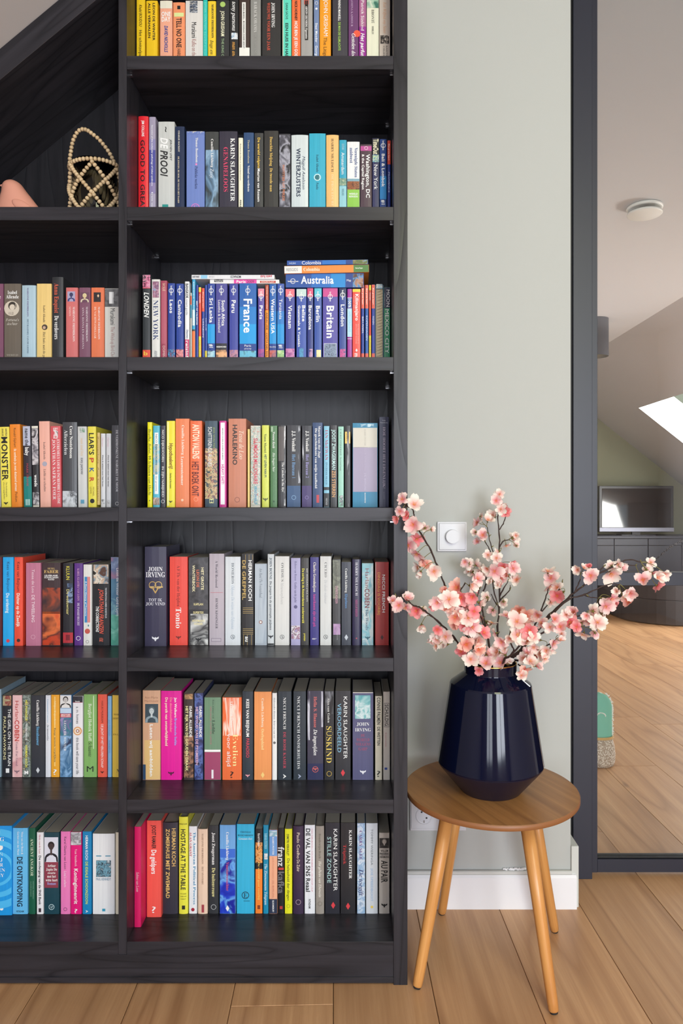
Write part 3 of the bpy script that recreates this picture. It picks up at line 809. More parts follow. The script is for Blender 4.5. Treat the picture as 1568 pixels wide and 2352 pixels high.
# ---- travel guides
S3 = "among the travel guides"
LP = '26439A'
def lpg(x0, x1, y, top, word, desc, y0, y1, h=.46, extra=(), u=.5, body=None, kw=None, band=None):
    els = []
    if band: els.append(B(band, y, 682))
    els.append(G(668 if not band else 681))
    els.append(T(word, 'b', Wt, y0, y1, u, h))
    els += list(extra)
    return (x0, x1, y, top, desc, els, kw or {})
shelf_row([
 (327, 346, 631, '2F3338', 'black guide with a pink crown picture and red foot', [P('1B1B22 D56A92 E8A4BC 1B1B22', 632, 661, 0, 1, 110), B('C94A5C', 661, 663), T('LONDEN', 'D', Wt, 672, 730, .5, .6), B('E2503B', 804, 850), H('b', 'b', 'F4C64A', 812, 9, 9, .4)]),
 (348, 367.5, 642, 'E4E2DD', 'white guide with a skyline picture and navy capitals', [P('8FA6C9 C58FA0 7A5A7C A86F83', 647, 684, .12, .88, 90), T('NEW YORK', 'R', '2B3F73', 690, 782, .5, .62), T('ANWB', 's', '8A8A92', 806, 822, .5, .4)]),
 (368.5, 384, 645, 'A6435A', 'dusty red guide with cream lettering', [B('B65A6E', 660, 790, .15, .85), T('SICILIË', 's', 'EED3B4', 651, 669, .5, .36), T('DOMINICUS', 's', 'EAC4C0', 795, 850, .5, .36)]),
 lpg(385, 402, 651, LP, 'Laos', 'blue guide lettered Laos with a blue foot picture', 689, 720, extra=(P('5FA7D8 2A3C6A C98FA0', 803, 850, 0, 1, 120),)),
 lpg(404, 422, 652, LP, 'Cambodia', 'blue guide lettered Cambodia with a red foot picture', 689, 752, extra=(P('C8475C F0A0A0 7A2E3C', 803, 850, 0, 1, 120),)),
 (424, 435, 647, 'EEF0F3', 'narrow white guide lettered Bangkok with a crimson foot', [T('BANGKOK', 'b', '26282C', 652, 686, .5, .6), T('smart guide', 's', '8E9096', 688, 724, .5, .5), T('Discovery', 'b', '4A5A7C', 758, 778, .6, .4), B('CC3B6C', 780, 850), T('reisinfo', 'b', Wt, 783, 830, .5, .6)]),
 (436.5, 440.5, 673, 'CFCDC6', 'thin pale guide beside the narrow white one', [B('D2573F', 680, 700), B('2E8FB4', 701, 731)]),
 (441, 448.5, 641, '35A7D6', 'thin light blue guide with an orange foot', [T('REISGIDS THUIS KAART', 'b', 'DDEFF8', 648, 750, .5, .3), B('D9E9EE', 712, 748, .1, .9), B('4A4038', 757, 761), B('F5793F', 761, 850)]),
 (449, 455.5, 655, '253A94', 'thin indigo guide with white capitals', [T('BEST OF VALENCIA', 'b', Wt, 692, 747, .5, .5)]),
 (456, 462, 660, 'F0503C', 'thin red guide with yellow ends left of Sri Lanka', [B('F4DA3E', 660, 671), T('TEXEL', 'b', Wt, 676, 698, .5, .4), B('F4DA3E', 773, 850), T('MARCO POLO', 's', '5A4A2A', 782, 822, .5, .36)]),
 (463, 470, 662, '2A419B', 'thin blue guide with a red head left of Sri Lanka', [B('E2543F', 662, 716), T('Met grote kaart', 'b', 'F5D9CE', 671, 708, .5, .36), T('LISSABON', 's', 'E6EAF5', 733, 775, .5, .5)]),
 (470.5, 475.5, 655, '2A4BA8', 'thinnest blue guide touching Sri Lanka, yellow at foot', [T('SICILIE', 's', 'D5DDF2', 731, 760, .5, .5), B('E5D13C', 806, 850)]),
 lpg(476, 494, 652, '24409A', 'Sri Lanka', 'bright blue guide lettered Sri Lanka', 685, 742, extra=(B('139BDF', 745, 789), B('1C3D8C', 789, 805), T('#1', 'b', Wt, 791, 799, .5, .5), P('7FC0D8 BFE0E8 2A4F6A', 806, 850, 0, 1, 70))),
 (495, 522, 652, '4B4A98', 'indigo guide lettered South Africa over an orange picture', [G(668), T('South Africa', 'b', Wt, 690, 749, .66, .27), T('Lesotho & Swaziland', 's', Wt, 690, 764, .32, .22), B('26222C', 789, 804), H('RESEARCHED', 'b', Wt, 797, 3.4, 22), P('F0B582 EFB07A 3C2A2A', 804, 850, 0, 1, 70)]),
 lpg(526, 547, 652, '3A449D', 'Peru', 'indigo guide lettered Peru', 690, 719, extra=(P('4A56A8 C98C9C 5A466E', 804, 850, 0, 1, 90),)),
 (549, 589, 651, '1C5FAE', 'widest bright blue guide, lettered France', [B('1A7CC8', 705, 745), B('109CE0', 745, 790), G(668), T('France', 'b', Wt, 687, 765, .5, .48), B('1C3D8C', 790, 806), H('Paris', 's', Wt, 794.5, 5, 15), H('pull-out map', 's', Wt, 801, 3.6, 16), P('5FB4D4 6FC0DA 2A4F5A', 806, 850, 0, 1, 60)]),
 (592, 607, 663, '5C4BA3', 'violet guide with a pink head, lettered Paris', [B('E98A9C', 663, 681), G(681), T('Paris', 'b', Wt, 702, 734, .5, .5), P('B0478F 7A3C8C D080B0', 802, 850, 0, 1, 90)]),
 (608.5, 617, 655, 'B5442B', 'thin guide, rust above and orange below', [B('F6921E', 713, 850), T('WHERE ANYWHERE', 'b', 'F0B9A0', 658, 710, .5, .4), T('ANDALUSIE · COSTA DEL SOL', 'b', '3A2A26', 718, 820, .5, .5)]),
 (618, 635, 653, '2060B0', 'blue guide lettered Western USA', [B('1A7CC8', 715, 745), B('1593D8', 745, 790), G(669), T('Western USA', 'b', Wt, 687, 767, .5, .46), B('1C3D8C', 790, 805), H('Best advice', 's', Wt, 797, 3.2, 14), P('B8483C D0706A 3A4A72', 805, 850, 0, 1, 90)]),
 (636, 653, 652, '3050A8', 'blue guide lettered Tanzania with a pale green foot', [B('2478C4', 715, 745), B('1593D8', 745, 790), G(668), T('Tanzania', 's', Wt, 687, 734, .5, .42), B('1C3D8C', 790, 805), T('#1', 'b', Wt, 792, 800, .5, .5), P('A9CC8E 8FBC72 D0E0A8', 805, 850, 0, 1, 80)]),
 lpg(655, 677, 664, '333C94', 'Vietnam', 'indigo guide with a coral head, lettered Vietnam', 702, 755, .4, (P('6A5FB0 D98CB8 A04C90', 801, 850, 0, 1, 90),), band='E9707E'),
 (680, 704, 664, '3551A8', 'blue guide with a pale green head, lettered Belize', [B('BFD6D2', 664, 681), G(682), T('Belize', 'b', Wt, 702, 739, .72, .3), T('Guatemala & Yucatán', 'b', Wt, 702, 797, .28, .22), P('3551A8 4FA0C8 2A3F80', 800, 850, .3, .7, 60)]),
 lpg(705, 719.5, 662, '23327F', 'Barcelona', 'narrow navy guide with a rose head, lettered Barcelona', 702, 758, .5, (P('23327F A87CA8 D0A0B8', 802, 850, .3, .9, 90),), band='D94C78'),
 lpg(721, 739, 662, '2E4FA3', 'Berlin', 'blue guide with a cyan head, lettered Berlin', 703, 740, .5, (P('2E4FA3 EDE2A0 F0E8C0', 804, 850, .3, .9, 50),), band='5BBFD2'),
 (740.5, 776, 662, '4F46A0', 'wide violet guide with a magenta head, lettered Britain', [B('C8498F', 662, 682), G(682), T('Britain', 'b', Wt, 703, 777, .5, .48), B('D8D8E4', 789, 850, .08, .92), P('3A4058 8C9CB4 55607C', 790, 850, .1, .9, 100)]),
 (778, 795.5, 661, '2C4494', 'blue guide with a navy head, lettered London', [B('1F2A55', 661, 681), G(678), T('London', 'b', Wt, 700, 750, .5, .5), P('6A5AA0 D94C90 4A3F80', 802, 850, .12, .88, 90)]),
 (797, 808.5, 664, 'A5329A', 'narrow purple and pale blue guide', [B(Wt, 684, 685), B('3A63A8', 685, 708), T('100%', 'b', Wt, 687, 707, .5, .55), B('B5DDF2', 709, 774), T('AMSTERDAM', 's', '8FC4DE', 715, 762, .5, .5), B(Wt, 778, 779)]),
 (809, 828, 664, 'EE4A3D', 'red guide with a yellow top line, lettered Kilimanjaro', [B('F4D245', 664, 671), T('Kilimanjaro', 'b', Wt, 676, 737, .55, .4), T('MOUNT MERU', 's', 'F9C4B8', 678, 712, .18, .12), T('THE TREKKING GUIDE TO', 's', 'F9C4B8', 744, 790, .7, .12), T('AFRICA HIGHEST MOUNTAIN', 's', 'F9C4B8', 744, 790, .45, .12), X(Wt, 805, 4), T('m', 'b', Wt, 812, 820, .5, .5)]),
 (829, 836.5, 655, '23409A', 'first of the thin blue red-headed guides after Kilimanjaro', [B('E5604A', 655, 709), T('Met grote kaart', 'b', 'F7DDD2', 663, 700, .5, .42), T('BRUSSEL', 's', 'E6EAF5', 728, 767, .5, .5), B('D85A4A', 812, 850)]),
 (838, 846, 655, '1E57A7', 'second of the thin blue red-headed guides after Kilimanjaro', [B('E5604A', 655, 709), T('Met grote kaart', 'b', 'F7DDD2', 663, 700, .5, .42), T('KOPENHAGEN', 's', 'E6EAF5', 726, 782, .5, .5), B('D85A4A', 812, 850)]),
 (847, 852, 655, 'EE5A44', 'thinnest red guide with yellow ends right of Kilimanjaro', [B('F4DA3E', 655, 667), T('WENEN', 'b', Wt, 672, 690, .5, .42), B('F4DA3E', 771, 850), T('MARCO POLO', 's', '8A6A2A', 778, 818, .5, .36)]),
 (853, 861, 654, '2B3F9C', 'thin blue red-headed guide next to the spiral bound one', [B('E5604A', 654, 709), T('Met grote kaart', 'b', 'F7DDD2', 662, 700, .5, .42), T('WENEN', 's', 'E6EAF5', 726, 746, .5, .5), B('D85A4A', 812, 850)]),
 (881, 896, 660, '2A8A5F', 'rightmost guide, navy above and green below', [B('1E2440', 660, 708), T('MOON', 's', Wt, 666, 705, .66, .52), T('HANDBOOKS', 's', 'A9AFC4', 674, 705, .12, .14), T('MEXICO CITY', 's', Wt, 711, 812, .5, .6)]),
], SH[2], 1.755, S3, "travel guides on the right bay's third shelf", name='guidebook')
S4, S5, S6, S7 = ["on the right bay's %s shelf" % q for q in ('fourth', 'fifth', 'sixth', 'bottom')]
shelf_row([
 (338, 349.5, 970, 'F3E613', 'slim yellow book with black handwriting', [T('Beatha, Bobet, 99 Schutten van Hecht', 'i', '3A3820', 985, 1138, .5, .55), D('8A8A30', 1150, 1.6)]),
 (351, 367, 978, '56B9D2', 'sky blue paperback with a long white label', [P('56B9D2 C9C2A0 7FAFC0 56B9D2', 1020, 1090), P('E0C8B4 8A6A5A D0CFCB', 1143, 1160), B('F2F2F2', 994, 1135, .25, .8), T('NICO DIJKSHOORN', 's', '3A4450', 998, 1068, .52, .27), T('niets dan groente', 's', '6A7480', 1078, 1128, .52, .24)]),
 (368, 380.5, 978, '3E3B45', 'slim charcoal book with white sans capitals', [T('NICO DIJKSHOORN', 's', Wt, 988, 1061, .5, .4), T('IN ZIJN NABIJHEID', 's', Wt, 1072, 1142, .5, .4), O(Wt, 1152, 4)]),
 (382, 402, 967, 'F3E02B', 'bright yellow glossy book with dark red title', [B('FBF4A0', 969, 1162, .06, .3), T('Hypotheekvrij!', 'b', '7A3A20', 1019, 1077, .55, .44), T('Gerhard Hormann', 'b', '2A2A20', 1087, 1122, .5, .18), BEE('3A3820', 1153, 4)]),  # pale strip is gloss painted as a band
 (402.5, 435, 962, 'EE8350', 'wide orange book with white serif lettering', [T('Camilla Läckberg', 'r', 'FBF0E2', 977, 1045, .55, .18), T('Leeuwentemmer', 'r', 'FBF0E2', 1049, 1115, .5, .19), D('F6C8A8', 1149, 3)]),
 (436, 464, 967, 'F36F3D', 'orange-red book with tall cream and maroon capitals', [T('ANTON VALENS', 'b', 'FBE9CF', 975, 1054, .5, .56), T('HET BOEK ONT', 'b', '6A2418', 1061, 1140, .45, .56), O('F9B08A', 1147, 5)]),
 (470, 500, 967, '33495A', 'slate blue book with a hillside town picture', [P('2E4452 8A7A5C D8C08A 9C5A4C 4A5A5A', 1030, 1146, .02, .98, 130), T('JESS WALTER', 's', '8FA05A', 981, 1031, .72, .15), T('SCHITTERENDE RUINES', 's', Wt, 981, 1072, .4, .3), B('D8D79A', 1146, 1156, .36, .7), H('M', 'b', '33495A', 1151, 6, 8, .53)]),
 (503, 520, 967, 'C7298B', 'magenta book with a white spine panel', [B('F2EFF2', 971, 1159, .2, .78), T('MONDO KOEKL & GOEIIST BLIMKIE', 'b', '2A2A2A', 984, 1056, .5, .12), T('HEAVY SHIT!', 'b', 'C7298B', 1067, 1112, .5, .36)]),
 (524, 565.5, 962, 'C77D60', 'wide copper book with black capitals', [T('Tessa de Loo', 'i', 'F3E2CE', 990, 1055, .73, .24), T('HARLEKINO', 'b', '26201F', 976, 1068, .37, .25), O('8A5240', 1148, 6)]),
 (568, 573.5, 986, 'F6D07F', 'very thin pale yellow book', []),
 (575, 598, 978, 'D8D0C4', 'beige book with red capitals and coloured flecks', [P('D8D0C4 D8D0C4 7FA8A0 D8D0C4 B87060', 980, 1162, .02, .98, 180), T('SLUMDOG MILLIONAIRE', 'b', 'C62348', 1007, 1112, .52, .4), T('VIKAS SWARUP', 'b', '3B93B8', 1116, 1159, .52, .26)]),
 (601, 618, 977, 'D3D957', 'lime yellow book with dark lettering', [T('Yann Martel', 'r', '4A5030', 997, 1040, .48, .3), T('HET LEVEN VAN PI', 'b', '2E4A5C', 1044, 1096, .5, .3), BEE('5A6030', 1148, 6)]),
 (620, 637, 978, '4C7A4A', 'leaf green book with white italics', [B('9DB89A', 980, 992, .1, .4), T('Yvonne Keuls', 'I', Wt, 992, 1030, .5, .3), T('Het begint hier', 'I', 'DCE8DA', 1040, 1084, .5, .3), D('2A5030', 1152, 2)]),
 (638, 657, 977, '1F1C20', 'glossy black book with a grey upper half', [B('57504F', 980, 1059, .05, .8), P('1F1C20 DADADD 1F1C20 77777C', 979, 1162, .76, .94, 60, .25), T('The Catcher in the Rye', 'r', 'E8E6E4', 1062, 1130, .62, .26)]),  # streak at the right edge is painted gloss, not print
 (658, 691, 977, '211F26', 'black glossy book with a blue foot', [B('31517A', 1116, 1166), P('211F26 211F26 C8CAD2', 978, 1110, .82, .96, 70, .2), T('J.J. Voskuil', 'r', Wt, 990, 1037, .5, .24), T('Het Bureau 1', 'R', '6FA0D0', 1044, 1098, .5, .24), O('8FB4D8', 1143, 5)]),  # pale streak on the right is a sheen put into the colour
 (692.5, 716.5, 978, '211F28', 'black glossy book with a purple foot', [B('44346B', 1116, 1166), P('211F28 211F28 D8DAE2', 978, 1110, .05, .2, 70, .2), T('J.J. Voskuil', 'r', Wt, 990, 1037, .55, .3), T('Het Bureau 2', 'R', 'A9A0DC', 1044, 1098, .55, .3), O('9A8CC8', 1143, 4)]),  # pale streak on the left is a painted sheen
 (717, 741, 971, '213F6D', 'taller navy blue book with white slab lettering', [T('Marek van der Jagt', 'r', Wt, 979, 1052, .68, .2), T('De geschiedenis van mijn kaalheid', 'r', Wt, 984, 1122, .36, .22), B('C43B42', 1137, 1155, .4, .66)]),
 (743, 756.5, 979, '7FBBD4', 'light blue paperback with red lettering', [T('IAN McEWAN', 'R', 'B8304A', 988, 1057, .5, .5), T('ON CHESIL BEACH', 'R', '3F6A8A', 1062, 1113, .5, .3), B('2B2A2E', 1119, 1126), B('2B2A2E', 1133, 1166), T('VINTAGE', 's', 'C9CDD2', 1144, 1160, .5, .3)]),
 (758, 774.5, 977, '29272A', 'charcoal book with cyan then orange capitals', [T('JOOST ZWAGERMAN', 'b', 'BFE0DE', 987, 1079, .5, .5), T('ZES STERREN', 'b', 'D8A26A', 1081, 1142, .5, .5)]),
 (776, 789.5, 980, '9CD0BC', 'pale mint paperback with grey lettering', [T('F. SCOTT FITZGERALD', 'R', '5A6A66', 986, 1046, .45, .3), T('The Great Gatsby', 'R', '6A7A74', 1050, 1082, .45, .3), P('9CD0BC 4A5A5A E0E0DC', 1138, 1162, .2, .9, 140)]),
 (791, 805, 978, '1E1D20', 'glossy black book with a small yellow label', [P('1E1D20 1E1D20 C9CAD0', 979, 1164, .4, .75, 70, .15), B('E9C568', 992, 1019, .05, .95), T('BREET', 's', '8A6A30', 996, 1014, .45, .36)]),  # pale middle streak is a reflection painted on the spine
 (809, 867.5, 972, '0F7FA8', 'thickest book, blue with cream and lilac bands', [P('E4F0F4 0F7FA8 0F7FA8 BFDCE8', 974, 981, .15, .85, 40), B('D5CFC2', 983, 1028), B('A79BB5', 1028, 1130), B('F0F0F0', 1027.5, 1028.5), T('HARRY POTTER', 'R', 'B9B3A8', 986, 1024, .5, .07), T('and the Half-Blood Prince', 'i', 'BFB4CA', 1031, 1082, .5, .06), T('J.K. ROWLING', 'R', 'C4BAD0', 1087, 1128, .5, .07), T('BLOOMSBURY', 'r', Wt, 1132, 1156, .5, .05)], dict(Y=1.762)),
 (870, 893, 958, '25284C', 'tallest navy book with spaced serif capitals', [H('Fatu', 'R', 'C4C4D4', 966, 3, 7), H('Vanenkamp', 'R', 'C4C4D4', 971, 3, 17), T('HOE HOORT HET EIGENLIJK?', 'R', 'B7ABC0', 981, 1122, .52, .27), T('BEAUMONT', 'R', '7A7890', 1130, 1147, .5, .14)]),
], SH[3], 1.76, S4, "books on the right bay's fourth shelf")

shelf_row([
 (331.5, 382.5, 1256, '37334D', 'thick midnight violet book with a gold heart', [H('JOHN', 'r', 'EDEAF0', 1307, 10, 33), H('IRVING', 'r', 'EDEAF0', 1320, 12, 44), O('C8A25C', 1344, 8.5, .37), O('D8B670', 1344, 8.5, .64), X('C8A25C', 1353, 11, .5), X('37334D', 1351, 8, .5), B('D8B670', 1347, 1350, .22, .84), H('TOT IK', 'r', 'D9D6E0', 1378, 7, 31), H('JOU VIND', 'r', 'D9D6E0', 1387, 7, 44), BEE('EDEAF0', 1468, 8)], dict(hard=True, Y=1.78)),
 (389, 431, 1279, 'EE4A3C', 'coral red book with large white title low down', [T('A.F.Th. van der Heijden', 'R', '8A2420', 1299, 1393, .5, .17), T('Tonio', 'r', Wt, 1396, 1443, .5, .3), BEE('7A241C', 1465, 6)]),
 (432.5, 479, 1280, '2E2C2F', 'black and white photo book with cream and red words', [P('2A282B 4A484C 35333A', 1282, 1400, .02, .98, 40), P('E8E8E6 3A383A D8D8D6', 1410, 1484, .1, .98, 22), T('HET GROTE', 'b', 'EDE3B8', 1304, 1355, .7, .13), T('LEON DE', 'b', 'D9714F', 1309, 1349, .47, .13), T('WINTERBOEK', 'b', 'EDE3B8', 1298, 1360, .26, .13), H('KAPLAN', 'b', 'EBDDA0', 1388, 5, 21), H('SUPERTEX', 'b', 'EBDDA0', 1407, 5, 24), H("HOFFMAN'S", 'b', 'EBDDA0', 1426, 5, 28), H('HONGER', 'b', 'EBDDA0', 1433, 5, 20), BEE(K, 1470, 7)]),
 (480, 515, 1272, 'B9AEB8', 'pinkish grey book with a thin red line', [T('A World Restored', 'R', '3A3640', 1288, 1350, .5, .17), B('C4636E', 1361, 1361.8, .08, .92), T('HENRY KISSINGER', 'R', '3A3640', 1374, 1444, .5, .15), B('8A7C8C', 1466, 1474, .14, .8), B('B9AEB8', 1467, 1473, .17, .77)]),
 (516.5, 552.5, 1279, 'D9DEE3', 'cool white book with pale blue italic subtitle', [T('HOMEROS', 'R', '5A626C', 1293, 1341, .5, .18), T('Odyssee De reizen van Odysseus', 'i', 'A9BACB', 1345, 1445, .5, .2), O('4A525C', 1463, 5), H('A', 'R', '4A525C', 1463, 6, 6)]),
 (554.5, 583, 1272, '1F1C1D', 'black book with golden parallel lines', [T('HERMAN KOCH', 'b', Wt, 1287, 1380, .7, .28), T('DE GREPPEL', 'b', 'C9A860', 1287, 1378, .2, .28)] + [B('B89A5A', 1274, 1286, q, q + .03) for q in (.3, .6, .9)] + [B('B89A5A', 1396 + i * 4, 1397 + i * 4, .1, .95) for i in range(4)] + [B('B89A5A', 1444 + i * 4, 1445 + i * 4, .1, .95) for i in range(4)] + [B('B89A5A', 1458, 1484, q, q + .03) for q in (.15, .45, .8)] + [T('au', 'b', Wt, 1462, 1474, .45, .3)]),
 (584.5, 613, 1295, 'A9B3BF', 'lower blue-grey paperback with thin dark title', [P('A9B3BF B8C2CC 98A4B4', 1297, 1478, .02, .98, 30, .15), T('Ayn Rand The Fountainhead', 'i', '4A5464', 1305, 1373, .5, .22), D('8A4A38', 1429, 4), D('E8E4E0', 1429, 2.6)]),
 (614, 629.5, 1273, 'CED3D6', 'slim light grey book with dark slab lettering', [T('JOHN BOYNE', 'r', '2E4454', 1281, 1331, .5, .36), T('De jongen in de gestreepte pyjama', 'r', '3A444C', 1335, 1447, .5, .34), BEE('22262A', 1463, 6), B('1E2022', 1478, 1484)]),
 (631, 664.5, 1278, 'DAD9D6', 'warm white book with spaced grey capitals', [T('OVIDIUS', 'R', '5A5A5C', 1293, 1336, .52, .18), T('Metamorphosen', 'i', 'B4B3B2', 1338, 1388, .5, .2), O('4A4A4C', 1463, 5), H('A', 'R', '4A4A4C', 1463, 6, 6)]),
 (667.5, 690, 1282, 'ABA6CC', 'lavender book with a portrait at the foot', [T('Heleen van Royen', 'R', '55507C', 1289, 1334, .5, .24), T('Godin van de jacht', 'R', '4A4670', 1338, 1384, .5, .26), D('55507C', 1394, 4), P('6A3A4A E8E4EC 9A5A6C ABA6CC', 1437, 1468, .05, .95, 90)]),
 (690.5, 709.5, 1282, '34312F', 'dark brown book with small yellow lettering', [T('De oorlog in de Amsterdamse onderwereld', 'b', 'E9DE4A', 1306, 1431, .3, .28), T('BART MIDDELBURG & PAUL VUGTS', 'b', 'C9C6C0', 1306, 1382, .78, .16), T('prestan', 'b', 'E0D040', 1455, 1472, .5, .26)]),
 (711.5, 732.5, 1280, '332B7B', 'royal blue book with magenta title', [T('Charles Groenhuijsen', 'r', 'E9E0D0', 1292, 1360, .52, .3), T('Amerikanen zijn niet gek', 'r', 'C93C94', 1364, 1440, .52, .3), T('Balans', 'r', Wt, 1466, 1469, .5, .5)]),
 (734.5, 761, 1278, 'D6D6D4', 'white book with faint italics beside the royal blue one', [T('CICERO', 'R', '5A5A5C', 1292, 1326, .5, .22), T('De ideale redenaar', 'i', 'B4B6BA', 1332, 1387, .5, .25), O('4A4A4C', 1463, 5), H('A', 'R', '4A4A4C', 1463, 6, 6)]),
 (763, 782.5, 1285, '3B3A3C', 'olive grey book turning black with a mauve leaf', [P('8A8C78 5A5C50 A3A690', 1287, 1375, .02, .98, 30), T('Ian McEwan', 'R', '4A4A40', 1297, 1338, .5, .24), T('ZWARTE HONDEN', 's', 'D9A0B4', 1346, 1386, .5, .3), P('3B3A3C B08AB4 C8A0C8', 1433, 1458, .1, .95, 50), T('De Harmonie', 's', 'B0B0B2', 1440, 1470, .6, .14)]),
 (783.5, 806.5, 1291, '343845', 'slate book with white and light blue serif lettering', [T('Camilla Läckberg', 'r', Wt, 1306, 1361, .5, .22), T('IJsprinses', 'r', '5C94CC', 1364, 1397, .5, .24), X('C8CCD4', 1464, 7)]),
 (808, 829, 1285, '302B4B', 'rounded dark violet hardback with thin white capitals', [T('HARRY MULISCH', 'R', 'E6E2EC', 1292, 1368, .5, .27), T('SIEGFRIED', 'R', 'B83C84', 1377, 1416, .5, .27), D('C44A5C', 1466, 1.6)], RB),
 (830.5, 857.5, 1294, '9FC6CE', 'icy teal paperback with dark red lettering', [P('C9D0D0 7FBFCC D0D8D8 4FA0B4', 1295, 1486, .02, .98, 30, .5), T('Harlan', 's', '8A4A54', 1306, 1350, .45, .33), T('COBEN', 'b', '7A2E3C', 1352, 1396, .45, .4), T('The Woods', 'R', '2E3A5C', 1400, 1447, .45, .27), BEE('2A5A6A', 1466, 6)]),
 (861, 893, 1291, 'B02A25', 'rightmost dark red book with white and yellow capitals', [B('EEE4D8', 1292, 1390, 0, .05), T('NICCI FRENCH', 'b', Wt, 1320, 1407, .62, .2), T('DINSDAG IS VOORBIJ', 's', 'F0B23C', 1315, 1412, .27, .19), X('4A1816', 1464, 6)]),
], SH[4], 1.792, S5, "books on the right bay's fifth shelf")

